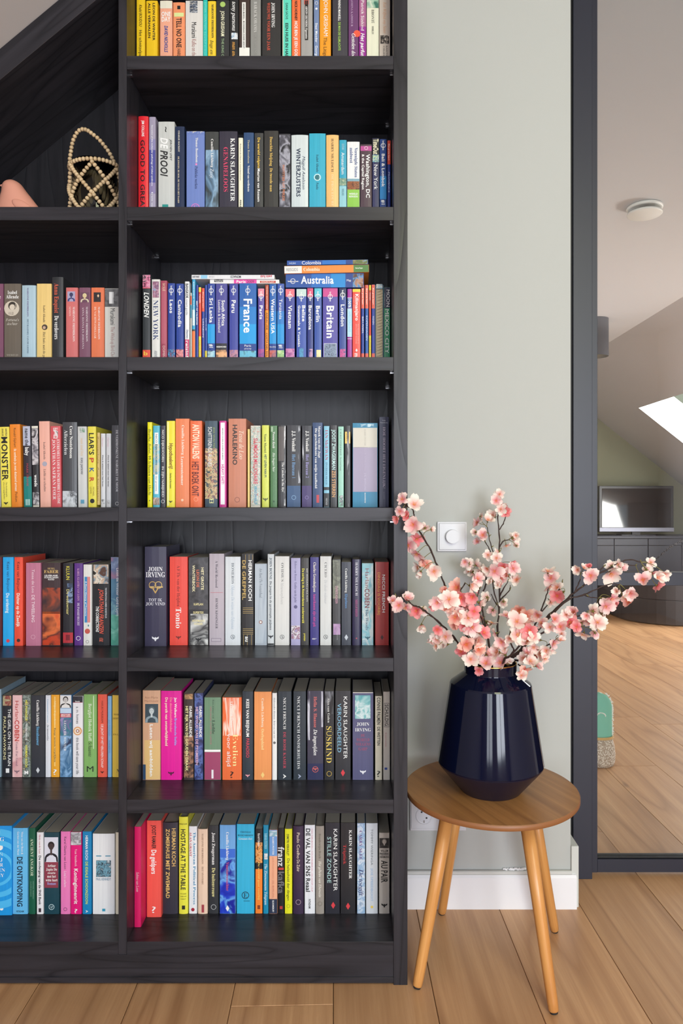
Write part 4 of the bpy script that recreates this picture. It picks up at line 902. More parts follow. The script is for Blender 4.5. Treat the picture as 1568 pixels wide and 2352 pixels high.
shelf_row([
 (327, 368.5, 1586, 'D9A988', 'tan book with a small bluish portrait of a woman', [B('E3BB7C', 1700, 1790, .1, .98), H('Ann-Marie', 's', 'A87A62', 1602, 5, 30), H('MacDonald', 's', 'A87A62', 1610, 5, 31), FA('3A4A54', 'C4CCCE', '5A686E', '8FA0A8', 1617, 1660, .15, .88), T('Laten wij aanbidden', 'b', Wt, 1664, 1783, .5, .17), B('2E4A6A', 1756, 1792, .02, .18)]),
 (369, 417, 1587, 'E8109B', 'thick hot pink book with three lines of lettering', [T('Jan Wolkers', 'b', Wt, 1602, 1648, .72, .11), T('Brandende liefde', 'b', '9CA4F0', 1650, 1712, .72, .11), T('De doodshoofdvlinder', 'b', 'F58CA0', 1602, 1682, .5, .11), T('De perzik van onsterfelijkheid', 'b', 'F6E6C8', 1602, 1713, .28, .12), BEE('5A0A3C', 1777, 7)]),
 (421.5, 445, 1592, '3B2E2C', 'dark brown picture book with cream capitals', [P('2E2828 5A4034 A87A60 35302E', 1690, 1786, .02, .98, 60), P('C89A6A 3B2E2C', 1594, 1606, .1, .9, 90), T('ISABEL ALLENDE', 'b', Wt, 1622, 1693, .7, .25), T('HET RIJK VAN DE GOUDEN DRAAK', 'b', 'F0E8A8', 1622, 1771, .32, .26)]),
 (446, 466.5, 1592, '343B66', 'blue night picture book with pale capitals', [P('2A3058 46508C 5F74B4 23284A', 1593, 1790, .02, .98, 60), T('ISABEL ALLENDE', 'b', Wt, 1622, 1693, .72, .28), T('HET WOUD VAN DE PYGMEEEN', 'b', 'E0B4C8', 1624, 1757, .3, .28)]),
 (468.5, 507.5, 1602, '6F9175', 'sage green and rose book with a white stripe', [B(Wt, 1722, 1727), B('A04468', 1727.5, 1800), T('Een zomer vol', 'R', '3A5040', 1607, 1650, .55, .1), T('Liefde', 'r', '2E4034', 1654, 1686, .56, .16), T('VERHALEN OVER DE LIEFDE', 's', 'B87080', 1622, 1710, .4, .08), B('EFE8EC', 1768, 1788, .44, .56)]),
 (510, 555, 1602, 'F6703A', 'wide orange book with white brushed streaks', [P('F6703A FBE9DA F6703A FBE9DA', 1603, 1690, .04, .95, 70, .12), T('Lyvonne Deen', 's', Wt, 1612, 1670, .5, .12), T('Evelien', 'R', 'F8E9A0', 1686, 1760, .68, .26), T('voor altijd', 's', Wt, 1685, 1760, .35, .2), H('?', 's', '3A1A12', 1779, 15, 8)]),
 (556, 581.5, 1588, '2A343E', 'dark teal book with white and red narrow capitals', [T('KEES VAN BEIJNUM', 'b', Wt, 1606, 1692, .5, .27), T('PARADISO', 's', 'E0455A', 1696, 1740, .5, .3), BEE('E8A0A8', 1782, 5)]),
 (583, 623.5, 1589, 'F79A5A', 'wide light orange book with cream lettering', [T('Camilla Läckberg', 'r', 'FBEBD4', 1604, 1670, .5, .13), T('Oorlogskind', 'r', 'F9DFA0', 1674, 1722, .5, .15), X('F9D080', 1780, 7)]),
 (624.5, 636, 1592, 'EDECEA', 'slim white book with grey lettering', [T('Aleksander Hemon  Brieven van ver', 'R', '77767A', 1602, 1696, .5, .34), D('6A6A6C', 1706, 3)]),
 (637.5, 669.5, 1588, '25303A', 'black-green book with white and crimson capitals', [T('NICCI FRENCH', 'R', Wt, 1602, 1675, .5, .2), T('DE RODE KAMER', 'R', 'C9485C', 1681, 1765, .5, .2), T('A', 'b', Wt, 1778, 1788, .5, .2)]),
 (673, 703, 1588, '25303A', 'black-green book with white capitals only', [T('NICCI FRENCH ONDERHUIDS', 'R', 'E4E6E8', 1599, 1766, .42, .22), T('A', 'b', 'B0B8D0', 1778, 1788, .5, .2)]),
 (705, 743, 1587, '3A364A', 'wide glossy violet book with coral lettering', [P('3A364A D8D8E4 3A364A', 1588, 1700, .02, .16, 60, .15), P('3A364A D8D8E4 3A364A', 1588, 1670, .86, .98, 60, .15), B('23274F', 1754, 1796), T('Hella S. Haasse', 'r', 'D9706A', 1600, 1671, .5, .19), T('De ingewijden', 'I', Wt, 1675, 1735, .5, .21), O('C9605C', 1767, 7), BEE('C9605C', 1767, 5)]),  # pale streaks along both edges are painted highlights
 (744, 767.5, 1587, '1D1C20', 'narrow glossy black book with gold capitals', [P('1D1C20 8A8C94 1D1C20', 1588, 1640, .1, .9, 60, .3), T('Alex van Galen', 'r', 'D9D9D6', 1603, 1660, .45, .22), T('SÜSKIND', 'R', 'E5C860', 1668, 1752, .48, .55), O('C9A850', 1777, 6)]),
 (769, 805.5, 1587, '2B2A2F', 'charcoal book with white and ice blue capitals', [T('KARIN SLAUGHTER', 's', Wt, 1600, 1743, .66, .24), T('VEROORDEELD', 's', '8CC6E4', 1616, 1728, .27, .24), X('D94048', 1775, 8)]),
 (809, 857.5, 1590, '56557A', 'thick slate violet book with a teal picture on top', [B('E6E0D0', 1586, 1592), P('5FA9B0 8CC4C6 DCE8EA 6FB0B4', 1597, 1651, .12, .86, 40), H('JOHN', 'R', Wt, 1663, 8, 29), H('IRVING', 'R', Wt, 1676, 8, 36), H('DE', 'R', 'A84C68', 1689, 7, 9), H('WERELD', 'R', 'A84C68', 1699, 7, 30), H('VOLGENS', 'R', 'A84C68', 1709, 7, 34), H('GARP', 'R', 'A84C68', 1720, 7, 20), BEE('EDEAF0', 1774, 7)]),
 (861, 877.5, 1599, 'D6CFBB', 'narrow cream book with heavy black capitals', [T('CONNIE PALMEN', 'b', '34322C', 1602, 1664, .5, .5), T('DE WETTEN', 'b', '34322C', 1670, 1712, .5, .42), H('?', 's', '34322C', 1777, 14, 8)]),
 (879.5, 895.5, 1589, 'D0CBC2', 'rightmost pale grey book with a boxed black word', [B('4A4A48', 1615, 1670, .12, .9), B('D0CBC2', 1616, 1669, .17, .85), T('SCHULDIG', 'b', '1E1E1E', 1618, 1667, .5, .5), T('Ernest Louwes', 's', 'B04A60', 1683, 1715, .4, .18), B('2E4A9C', 1763, 1768, .2, .6)]),
], SH[5], 1.767, S6, "books on the right bay's sixth shelf")

shelf_row([
 (308, 324, 1899, 'D5105F', 'crimson book pulled forward at the left end', [T('Sabine van Loon', 'i', 'F5C8D8', 2003, 2048, .5, .4)], dict(Y=1.706)),
 (336.5, 370.5, 1885, 'F4574D', 'coral book with black and white condensed lettering', [T('JOOST RAMAER', 'b', '2A1A1C', 1895, 1949, .5, .27), T('De geldpers', 'b', Wt, 1952, 2007, .5, .34), H('?', 's', Wt, 2089, 15, 9)], dict(Y=1.747)),
 (373, 409, 1889, '37333F', 'rounded charcoal hardback with golden capitals', [T('HERMAN KOCH', 'b', 'D9B26C', 1902, 1989, .74, .24), T('ZOMERHUIS MET ZWEMBAD', 'b', 'E3BC70', 1903, 2062, .35, .24)], RB),
 (410.5, 432, 1876, 'EFE749', 'tallest yellow hardback with bold black capitals', [H('HOLD LUX', 'b', '3A3820', 1892, 3, 17), T('HOSTAGE AT THE TABLE', 'b', '1E1C16', 1904, 2043, .48, .5), H('HOW LEADERS', 's', '5A5830', 2052, 2.6, 14), H('OVERCOME', 's', '5A5830', 2058, 2.6, 14), H('CONFLICT', 's', '5A5830', 2064, 2.6, 12), B('2A2820', 2079, 2088, .35, .7)], RB),
 (433.5, 452.5, 1898, 'F1F1F5', 'slim white book with blue and red lettering', [T('The American Political Process', 'r', '1E86B4', 1911, 2077, .7, .3), T('ALAN GRANT', 'r', 'C43C44', 1911, 1967, .22, .26), D('A8283C', 2089, 4)]),
 (454, 477, 1904, 'ECCDB4', 'pale pink-beige rounded book with tiny brown capitals', [T('MARIANNE FREDRIKSON', 'R', '8A6A54', 1914, 1984, .5, .18), T('HET MYSTERIE', 'R', '8A6A54', 1990, 2031, .5, .18), B('A8404A', 2077, 2095, .4, .66)], dict(bulge=.002, hard=True)),
 (479, 502, 1896, '2F3135', 'black book with white and pale yellow lettering', [T('Joost Zwagerman', 'r', Wt, 1912, 1986, .5, .32), T('De buitenvrouw', 'r', 'EDE4A0', 1993, 2060, .5, .34), O('B8BABC', 2083, 6)]),
 (504, 541, 1895, '6FA8E0', 'wide book fading from sky to deep blue', [B('3A6CD0', 1950, 1975), P('1C2EB4 2A4CD0 6FB0F0 1A249C', 1970, 2102, .02, .98, 26), T('Camilla Läckberg', 'r', Wt, 1911, 1975, .5, .17), T('Vuurtorenwachter', 'r', 'C95A6A', 1980, 2046, .5, .18), X(Wt, 2086, 7)]),
 (543, 584, 1893, '35B3DC', 'wide cyan book with a black ringed emblem', [H('THOMAS', 'R', '1E3A4C', 1911, 4, 24), H('ROSENBOOM', 'R', '1E3A4C', 1918.5, 4, 35), H('Gewassen vlees', 'i', Wt, 1926, 5, 31), O('1E3A4C', 2056, 8.5), H('E', 'R', '1E3A4C', 2056, 11, 8), B('1E3A4C', 2069, 2070, .4, .75)]),
 (586, 603, 1904, '1F1C20', 'black and orange book with a carved hands picture', [B('F5852E', 1996, 2110), P('3A2A20 E08A40 F0B070 6A3A20', 1935, 1982, .02, .98, 90), T('Karel Glastra', 'r', Wt, 1914, 1944, .5, .3), T('De wereld gaat voorbij', 'r', 'F0D070', 1980, 2066, .5, .26), B('8A3A14', 2079, 2088, .3, .68)]),
 (604, 616.5, 1895, '0F8AB0', 'narrow deep cyan book with white script', [T('BARBARA TUCHMAN', 'r', 'A9E0EC', 1914, 1950, .5, .5), P('F0F0F0 404448', 1960, 1974, .2, .85, 80), T('The Zimmermann Telegram', 'I', 'DCEFF5', 1984, 2078, .5, .45)]),
 (617.5, 637, 1906, 'F5AE8B', 'peach book with a blue head and navy foot', [B('6C9AD3', 1906, 1966), P('C9D8E4 7FB0C0 E8E8E8', 1908, 1921, .02, .98, 60), B('27314A', 2065, 2110), T('HARRY POTTER', 'r', Wt, 1922, 1963, .5, .22), T('and the Prisoner of Azkaban', 'i', 'DB9070', 1968, 2018, .5, .18), T('J.K. ROWLING', 'R', 'C87C60', 2022, 2062, .5, .22), T('BLOOMSBURY', 'b', Wt, 2068, 2095, .5, .2)]),
 (638, 652.5, 1902, '19181B', 'narrow black book with large grey lowercase letters', [T('franz', 'b', 'D6D4D6', 1945, 1990, .5, 1.0), B('C43C3C', 1993, 1998, .05, .95), T('kafka', 'b', '6C6A6E', 2002, 2052, .5, 1.0), B('B83438', 2081, 2088, .3, .75)]),
 (653.5, 671, 1904, 'E6E423', 'acid yellow book with dark lettering', [T('DIMITRI VERHULST', 'b', '4A4A1E', 1916, 1965, .42, .3), T('De helaasheid der dingen', 's', '3A3A1E', 1972, 2068, .5, .34), O('9A9A2A', 2081, 4)]),
 (672.5, 697.5, 1897, '3B2A45', 'rounded aubergine hardback with cream lettering', [T('Paulo Coelho', 's', 'F0DCCB', 1912, 1971, .5, .28), T('De Zahir', 's', 'F0DCCB', 1974, 2001, .5, .28), O('B09AA8', 2071, 6)], RB),
 (699, 723.5, 1895, 'E9EAF2', 'white book with heavy black capitals', [T('DE VAL VAN SNS Reaal', 'b', '1C1C22', 1903, 2048, .33, .4), T('VAN DER BOON | COUWENBERGH | DE HOOP | SUP', 's', 'CC6A84', 1903, 2048, .72, .12), T('NTADAM', 'b', '2A2A30', 2065, 2086, .48, .2)]),
 (724.5, 744.5, 1897, '9B938A', 'taupe book with grey and cream lettering', [T('Boudewijn Büch', 'R', '6A6258', 1914, 1971, .5, .28), T('Het geheim van Eberwein', 'I', 'EDE8DC', 1977, 2060, .5, .3), O('7A7268', 2075, 5)], dict(bulge=.0018, hard=True)),
 (746, 780.5, 1890, '22222C', 'blue-black book with white and ice green capitals', [T('KARIN SLAUGHTER', 's', Wt, 1904, 2046, .7, .26), T('STILLE ZONDE', 's', 'B8DEDC', 1922, 2028, .28, .26), X('D94048', 2079, 8, .55)]),
 (781.5, 816.5, 1890, '201E22', 'black book with a short red title', [T('KARIN SLAUGHTER', 'r', Wt, 1906, 2018, .66, .19), T('Triptiek', 'R', 'C9383C', 1940, 1985, .28, .2), X('D94048', 2081, 8)]),
 (819.5, 838.5, 1891, 'A8C0DA', 'cloudy light blue book with purple capitals', [P('A8C0DA DCE4EE 8CB0D4 C8D8E8', 1892, 2100, .02, .98, 50), T('CARRY SLEE', 'R', '6A2A78', 1908, 1975, .45, .38), T('De toegift', 'I', '2A2E6A', 1996, 2057, .5, .5), O('4A4A6A', 2076, 3)]),
 (840, 867.5, 1891, 'D3D7DD', 'pale grey book with thin widely spaced capitals', [T('TOMMY WIERINGA', 's', '6A7078', 1904, 1987, .5, .18), T('JOE SPEEDBOOT', 's', '8FB4D8', 1994, 2070, .5, .18), D('E8C85A', 2083, 3)]),
 (870, 894.5, 1913, 'BFB8B0', 'rightmost grey-beige book with an old man portrait', [FA('1E1C1C', 'B8B0A8', '8A8480', '3A3636', 1925, 1948, .04, .96), H('WILLEM', 'b', '1A1818', 1954, 5, 17), H('FREDERIK', 'b', '1A1818', 1961, 5, 21), H('HERMANS', 'b', '1A1818', 1968, 5, 21), T('AU PAIR', 'b', '1A1818', 1976, 2027, .5, .62), BEE('1A1818', 2080, 7)]),
], SH[6], 1.762, S7, "books on the right bay's bottom shelf")

# ============================================================ BOOKS OF THE LEFT BAY
L3, L4, L5, L6, L7 = ["on the left bay's %s shelf" % q for q in ('second', 'third', 'fourth', 'fifth', 'bottom')]
shelf_row([
 (-34, 8, 652, '7E4C66', 'purple book cut by the left picture edge', [H('Isabel', 'r', Wt, 672, 9, 24), H('Allende', 'r', Wt, 682, 9, 30), O(Wt, 710, 14)]),
 (9, 48.5, 652, '6A6055', 'wide taupe book with an oval portrait', [H('Isabel', 'r', Wt, 672, 8, 22), H('Allende', 'r', Wt, 682, 8, 29), D('CFC4B4', 709, 17.5, .46), D('3A332C', 703, 9.5, .5), D('D8CCBC', 706, 6.5, .5), P('C9BEB0 8A7E70', 717, 725, .25, .72, 80), H("Fortuna's", 'i', 'D8D2C8', 735, 6, 30), H('dochter', 'i', 'D8D2C8', 744, 6, 24), H('WERELD', 'R', 'A8A094', 816, 5, 26)]),
 (50, 82.5, 656, 'AEC8D6', 'pale blue rounded book with tiny purple capitals', [T('MARIANNE FREDRIKSON', 'R', '6A4A84', 662, 728, .46, .12), T('HET RAADSEL VAN DE LIEFDE', 'R', '3A5474', 734, 813, .46, .12)], RB),
 (84, 118.5, 652, 'EDCB80', 'straw yellow book with a small round portrait', [T('Isabel Allende', 'R', '5A4A38', 702, 741, .52, .15), D('4A3A30', 752, 6.5, .55), D('C8A890', 753, 3.4, .52), T('Het huis met de geesten', 'R', '5A4A38', 763, 840, .52, .17)]),
 (119.5, 146, 637, '303236', 'tall glossy black hardback with orange-red lettering', [T('Anna Enquist', 'r', 'D9654A', 652, 720, .42, .4), T('De verdovers', 'r', Wt, 726, 780, .42, .38)], dict(hard=True, bulge=.0022)),
 (151, 179, 661, 'D4706F', 'salmon book with a dusk figure picture', [FA('A9A4C4', '3A3A66', '2A2A4A', '3A3F7A', 670, 693, .14, .78), T('MARIANNE FREDRIKSON', 'R', Wt, 705, 785, .68, .18), T('SIMON', 'R', 'F4D4D0', 705, 727, .35, .16)]),
 (181.5, 208, 661, '7E4F66', 'mauve book with a blond woman picture', [FA('6A4458', 'D8C494', 'E0D0A0', 'D8CCB0', 672, 695, .12, .88), T('MARIANNE FREDRIKSON', 'R', 'EDE4E8', 705, 785, .7, .17), T('ANNA, HANNA EN JOHANNA', 'R', 'E0D0D8', 706, 802, .36, .17)]),
 (209, 239.5, 661, 'E8794F', 'orange book with a square black picture', [B('2A2224', 672, 694, .2, .75), X('EFC8A0', 680, 4, .55), T('MARIANNE FREDRIKSON', 'R', Wt, 705, 780, .62, .15), T('DE NACHTWANDELAAR', 'R', 'FBE6D8', 705, 778, .32, .15)]),
 (240, 278, 663, 'D9D7D0', 'white paperback with a grey swimmer photo on top', [P('4A4A4C 77777A 5A5A5C', 664, 705, .01, .99, 50), P('77777A EDEDED F4F4F4', 671, 698, .28, .55, 60, .4), T('Murakami', 's', '2E2E30', 709, 747, .5, .3), T('The Wind-up Bird Chronicle', 's', 'B48C88', 751, 838, .5, .24)]),
], SH[2], 1.755, L3, "books on the left bay's second shelf")

LN = -.026
shelf_row([
 (-12, 2, 985, 'B9B8BC', 'grey book at the left picture edge', [], dict(lean=LN)),
 (3, 25.5, 981, 'F4DF55', 'lemon yellow leaning book with huge black capitals', [T('SANYIKA', 'b', '5A5030', 985, 1002, .72, .18), T('SHAKUR', 'b', '5A5030', 985, 1002, .35, .18), T('MONSTER', 'b', '1E1C18', 1004, 1104, .5, .62), T('The Autobiography', 's', '4A4430', 1108, 1142, .62, .13), T('of an L.A. Gang Member', 's', '4A4430', 1108, 1148, .35, .13), BEE('2A2820', 1157, 5)], dict(lean=LN)),
 (26.5, 51, 975, 'F58A26', 'orange leaning book with white lettering', [T('Ronald Giphart', 's', '5A3A20', 984, 1028, .5, .22), T('Ik omhels je met duizend armen', 'b', 'FBE8D0', 1032, 1128, .5, .24), T('Podium', 's', '5A3A20', 1131, 1153, .5, .22)], dict(lean=LN)),
 (55, 74.5, 979, '2C2730', 'dark and teal book with a lavender head', [B('B8BCCF', 979, 1024, .03, .9), B('14807A', 1095, 1166, 0, 1), T('name the', 'b', '26222A', 985, 1024, .5, .45), T('baby', 'b', Wt, 1028, 1047, .5, .45), T('MARK FRANK', 's', 'A83C4C', 1065, 1118, .5, .26), B('9CC4C0', 1147, 1161, .2, .75)], dict(lean=-.018)),
 (75.5, 91, 978, '29262A', 'black and white photo book with a small white word', [B('E0DCD0', 979, 984), P('2A282C 9A949C D4CED2 3A363A', 985, 1068, .02, .98, 50), P('C9C4C8 4A444A D8D4D6', 1131, 1160, .02, .98, 60), B('DDD8CC', 1161, 1166), T('woede', 'b', Wt, 1091, 1118, .55, .46)], dict(lean=-.018)),
 (92, 117, 968, 'F0B1A0', 'tall pale pink book with grey serif lettering', [T('Isabel Allende', 'R', '6A5450', 1016, 1056, .5, .2), D('A8A4B4', 1066, 5.5, .5), T('Liefde en schaduw', 'R', '6A5450', 1078, 1130, .5, .22)], dict(lean=-.016)),
 (117.5, 141.5, 979, 'D6575F', 'rose red book with two lines of white capitals', [P('2A2024 F0E8E8 D6575F', 983, 1008, .3, .75, 80), T('EXTREMELY LOUD & INCREDIBLY CLOSE', 'R', Wt, 1010, 1158, .76, .26), T('JONATHAN SAFRAN FOER', 'R', Wt, 1010, 1148, .34, .3)], dict(lean=-.012)),
 (143, 177.5, 970, '47484D', 'thick dark grey hardback with a snowy foot picture', [P('C9CDD4 47484D D8DCE2 B0B4BC', 1128, 1166, .02, .98, 24), T('Cees Nooteboom', 'r', Wt, 979, 1053, .62, .2), T('Allerzielen', 'R', 'EDEDEF', 988, 1045, .26, .24)], dict(hard=True, bulge=.002)),
 (179, 200.5, 980, 'CFCFCF', 'light grey book with a green cross mark', [P('4F8A60 CFCFCF 4F8A60', 983, 994, .25, .8, 120), T('man and boy', 'I', 'DCC09A', 1006, 1048, .5, .3), T('tony parsons', 'I', '55555A', 1052, 1090, .5, .3), B('5A9AB8', 1148, 1157, .3, .7)], dict(lean=-.008)),
 (202.5, 222, 980, 'EBDC4B', 'yellow book with black, red and blue capitals', [T("LIAR'S", 'b', '1E1C18', 995, 1045, .45, .58), T('P', 'b', 'C4402C', 1052, 1063, .45, .52), T('K', 'b', '1E5A9C', 1075, 1085, .45, .52), T('R', 'b', 'C4402C', 1097, 1107, .45, .52), T('MICHAEL', 's', '8A6A2A', 1119, 1140, .66, .2), T('LEWIS', 's', '8A6A2A', 1119, 1134, .34, .2), D('22201C', 1151, 5.2)], dict(lean=-.008)),
 (222.5, 229.5, 994, 'D9BA6D', 'very thin tan book', [T('Zomerhuis  Ana Driessen', 's', '8A6A30', 1002, 1150, .5, .45)], dict(ybot=1160)),
 (231, 242, 996, 'DDDDE0', 'slim white book left of its identical twin', [T('Herman', 's', 'D8B0BC', 1006, 1026, .45, .4), T('Hoe ik talent voor het leven', 'b', '3A3A3E', 1046, 1118, .5, .28), P('DDDDE0 4A4A4E', 1147, 1158, .2, .8, 160)]),
 (243.5, 255, 996, 'DDDDE0', 'slim white book right of its identical twin', [T('Herman', 's', 'D8B0BC', 1006, 1026, .45, .4), T('Hoe ik talent voor het leven', 'b', '3A3A3E', 1046, 1118, .5, .28), P('DDDDE0 4A4A4E', 1147, 1158, .2, .8, 160)]),
 (256, 277, 977, '44454C', 'dark grey book beside the divider with white capitals', [T('DE VERDRONKENE MARGRIET DE MOOR', 'R', 'E8E8EC', 988, 1130, .62, .26), O(Wt, 1157, 4, .62)]),
], SH[3], 1.76, L4, "books on the left bay's third shelf")

shelf_row([
 (-30, 5, 1280, '5A1E26', 'dark red book at the left picture edge', [], dict(Y=1.785)),
 (6, 31.5, 1280, '22A9EE', 'sky blue book with dark and white lettering', [T('Kees van Beijnum', 's', '1E4A74', 1291, 1359, .52, .26), T('De ordening', 'b', 'DDF2FB', 1363, 1408, .48, .3), D('D8404C', 1472, 4)], dict(Y=1.785)),
 (32.5, 53, 1280, 'EE4F37', 'orange-red book with dark and white lettering', [T('Kees van Beijnum', 's', '5A2420', 1291, 1359, .5, .33), T('Dichter op de Zeedijk', 'b', 'FBE6DE', 1363, 1440, .48, .36), D('3A2A2A', 1471, 4)], dict(Y=1.785)),
 (59, 94, 1293, 'BF7591', 'dusty rose book with spaced white lettering', [T('Tessa de Loo', 's', 'F0DCE4', 1308, 1362, .5, .17), T('DE TWEELING', 's', 'F4E6EC', 1367, 1429, .5, .2), O('E0B0C0', 1463, 5)], dict(Y=1.785)),
 (96.5, 139.5, 1293, '3D2A2E', 'wide brown book with a glowing orange lower picture', [P('3D2A2E 6A3A30 A8482C 33242A', 1350, 1410, .02, .98, 20), P('D9562E E0703C 5A2A24 C84424', 1405, 1482, .02, .98, 18), H('MICHEL', 'R', 'D8B87C', 1306, 4, 17), H('FABER', 'r', 'E0BC74', 1313, 7, 33), H('LELIEBLANK', 'b', Wt, 1322, 3.5, 31), H('SCHARLAKEN', 'b', Wt, 1326.5, 3.5, 32), H('ROOD', 'b', Wt, 1331, 3.5, 14), B('C9B8B0', 1461, 1472, .42, .6)], dict(Y=1.785)),
 (144, 168.5, 1294, '201F27', 'black glossy book with yellow lettering and red foot', [P('201F27 3A4A6A 8CA4C8 201F27', 1340, 1385, .45, .95, 50), T('KLUUN', 's', 'E8DC4A', 1301, 1332, .5, .34), T('De weduwnaar', 's', 'E8DC8A', 1354, 1412, .5, .28), B('B8303A', 1453, 1477), B('7A1C28', 1458, 1471, .3, .68)]),
 (170, 190.5, 1294, '5D2F86', 'purple book with small pinkish capitals', [T('KAREL GLASTRA VAN LOON', 'R', 'D8A8C8', 1306, 1380, .5, .25), T('DE PASSIEVRUCHT', 'R', 'F0E4F2', 1385, 1437, .5, .26), O(Wt, 1466, 5)]),
 (191, 211, 1297, 'E5E2DF', 'white book with a blue and coral arrow stripe', [B('3A8CC4', 1325, 1430, .15, .48), B('DC8884', 1325, 1430, .48, .82), T('A Short History of Tractors', 'b', Wt, 1335, 1415, .33, .17), D('C8584C', 1450, 6), X('3A7A8C', 1437, 3, .62), O('3A3A3C', 1474, 3.6)]),
 (212.5, 252.5, 1296, '17191F', 'black paperback with a child photo and slanted red capitals', [P('2A221C EDE6DA C9A88C 8CA4B4 5A3A2C', 1297, 1341, .05, .92, 40), T('THE INTERNATIONAL NUMBER ONE BESTSELLER', 'b', 'D8D8DC', 1350, 1420, .78, .09), T('JONATHAN FRANZEN', 'D', 'E05A44', 1353, 1456, .52, .24), T('THE CORRECTIONS', 'D', Wt, 1393, 1452, .28, .17), P('17191F D86A54', 1465, 1474, .4, .62, 200)]),
 (254, 281, 1280, '8CA0C0', 'teal and lilac picture book beside the divider', [P('A87C98 6A7FA8 9CB0D0', 1281, 1330, .02, .98, 40), P('5A8AA8 4A7A9C 7FB0BC', 1330, 1412, .02, .98, 30), P('6FC0AC 4FA890 8CD4C0', 1412, 1484, .02, .98, 30), T("Leon de Winter God's Gym", 's', Wt, 1305, 1415, .62, .25)]),
], SH[4], 1.79, L5, "books on the left bay's fourth shelf")

shelf_row([
 (-44, 3, 1583, '8FA8B8', 'tall grey-blue book at the left picture edge', [], dict(Y=1.785)),
 (4.5, 27.5, 1597, '20242D', 'near black book with spaced white and cream capitals', [P('B8B48C 8A3038 D8C890', 1598, 1621, .1, .95, 60), T('THE GIRL ON THE TRAIN', 's', Wt, 1628, 1759, .76, .3), T('PAULA HAWKINS', 's', 'EDE6B0', 1646, 1745, .28, .28), B('EDEDED', 1765, 1775, .4, .75)]),
 (28, 50.5, 1597, 'EFC2C2', 'pale pink paperback with red capitals', [P('F4D0D0 EFC2C2 DCA0A4', 1740, 1788, .02, .98, 30), T('Harlan', 's', 'B8403C', 1610, 1652, .5, .36), T('COBEN', 'b', 'C44440', 1654, 1702, .5, .46), T('Gone For Good', 'R', '8A6A7C', 1705, 1759, .5, .25), BEE('8A6A74', 1773, 6)]),
 (51.5, 70.5, 1596, '77807A', 'mottled grey-green book with yellow capitals', [P('5A6A64 9CA8A0 3A4644 A8A08C', 1597, 1784, .02, .98, 90), T('HET EVANGELIE', 'b', 'E4E04A', 1608, 1655, .5, .26), T('VOLGENS JODOCUS', 'b', Wt, 1662, 1700, .5, .2), T('HERMAN KOCH', 'b', 'E4E04A', 1712, 1762, .5, .28), H('M', 'b', Wt, 1774, 8, 9)]),
 (71.5, 103.5, 1597, '32353D', 'wide slate book with white and light blue serif lettering', [T('Camilla Läckberg', 'r', Wt, 1608, 1667, .5, .2), T('Steenhouwer', 'r', '6FB4E0', 1669, 1712, .5, .22), X('D0D4D8', 1769, 7)]),
 (104, 116.5, 1597, 'DFE1E8', 'slim cool white book with pale blue lettering', [T('Emmanuel Carrère', 'R', '8FB8D4', 1606, 1660, .5, .3), T('De sneeuwklas', 'i', '4A5464', 1664, 1701, .5, .36)]),
 (117, 136.5, 1596, 'F2A72C', 'amber book with a pale question mark', [B('F9D080', 1600, 1760, .4, .55), T('Mijn Tsjechov', 'R', 'FBE4B0', 1610, 1665, .5, .22), T('Bange mensen vergelijken', 'r', '6A4A1E', 1672, 1750, .5, .2), H('?', 's', Wt, 1773, 13, 8)]),
 (137.5, 164.5, 1596, '5A8AB4', 'blue picture book with a black and white portrait', [FA('E4E2E0', 'C9C5C2', '1E1C1C', '2A2828', 1597, 1626, .02, .98), B('C0D4EA', 1627, 1638), B('CC3A4C', 1639, 1648), T('ROSALYN', 'b', Wt, 1640, 1647, .5, .8), P('9C8CC0 2E7A8C 8A6AA4', 1649, 1690, .02, .98, 30), P('2A3A5C 8FB8E0 3A6A94 A8CCEA', 1690, 1786, .02, .98, 24), T('LEON DE WINTER', 'R', Wt, 1655, 1725, .45, .2)]),
 (166.5, 190.5, 1599, 'EDEAF0', 'white book with an orange ring in the middle', [B('2E2E36', 1599, 1613), B('A8304A', 1613, 1614), H('Boazia', 'b', Wt, 1611, 3, 10), T('a. m. homes', 's', '2A2A2E', 1623, 1662, .5, .28), D('DF9A58', 1679, 9.8), D('F4E0C8', 1679, 7.6), D('9A4A2A', 1679, 4), D('EDEAF0', 1679, 2.4), T('this book will save your life', 's', '2A2A2E', 1694, 1778, .5, .28)]),
 (192, 222.5, 1595, '85B567', 'wide fresh green book with a large black letter', [B('C4DCB0', 1598, 1720, .72, .8), T('Bergljot Hobæk Haff', 'R', 'F2F6E4', 1616, 1702, .5, .25), T('Schaamte', 'i', '2A3A24', 1704, 1738, .5, .28), H('M', 's', '1E241C', 1766, 13, 15, .5)]),
 (224, 246, 1595, 'F05E48', 'coral book with small white capitals', [T('HARUKI MURAKAMI', 's', '7A3028', 1610, 1660, .5, .24), T('DE JACHT OP HET VERLOREN SCHAAP', 's', Wt, 1664, 1763, .5, .26), BEE('4A1C18', 1774, 4)]),
 (247, 256.5, 1599, '8EC2EC', 'narrow light blue book', [T('JAN WOLKERS', 'R', '6A9AC8', 1654, 1690, .5, .4), T('ZOMERHITTE', 'R', '5A8CC0', 1700, 1730, .5, .4)]),
 (257.5, 283, 1597, 'F4C94F', 'straw yellow book beside the divider', [H('MARIA', 'R', '6A5424', 1641, 4, 18), H('MOSTERD', 'R', '6A5424', 1650, 4, 22), H('EN LUC', 'R', '6A5424', 1687, 4, 20), H('M', 'R', '3A3018', 1770, 8, 11, .62)]),
], SH[5], 1.785, L6, "books on the left bay's fifth shelf")

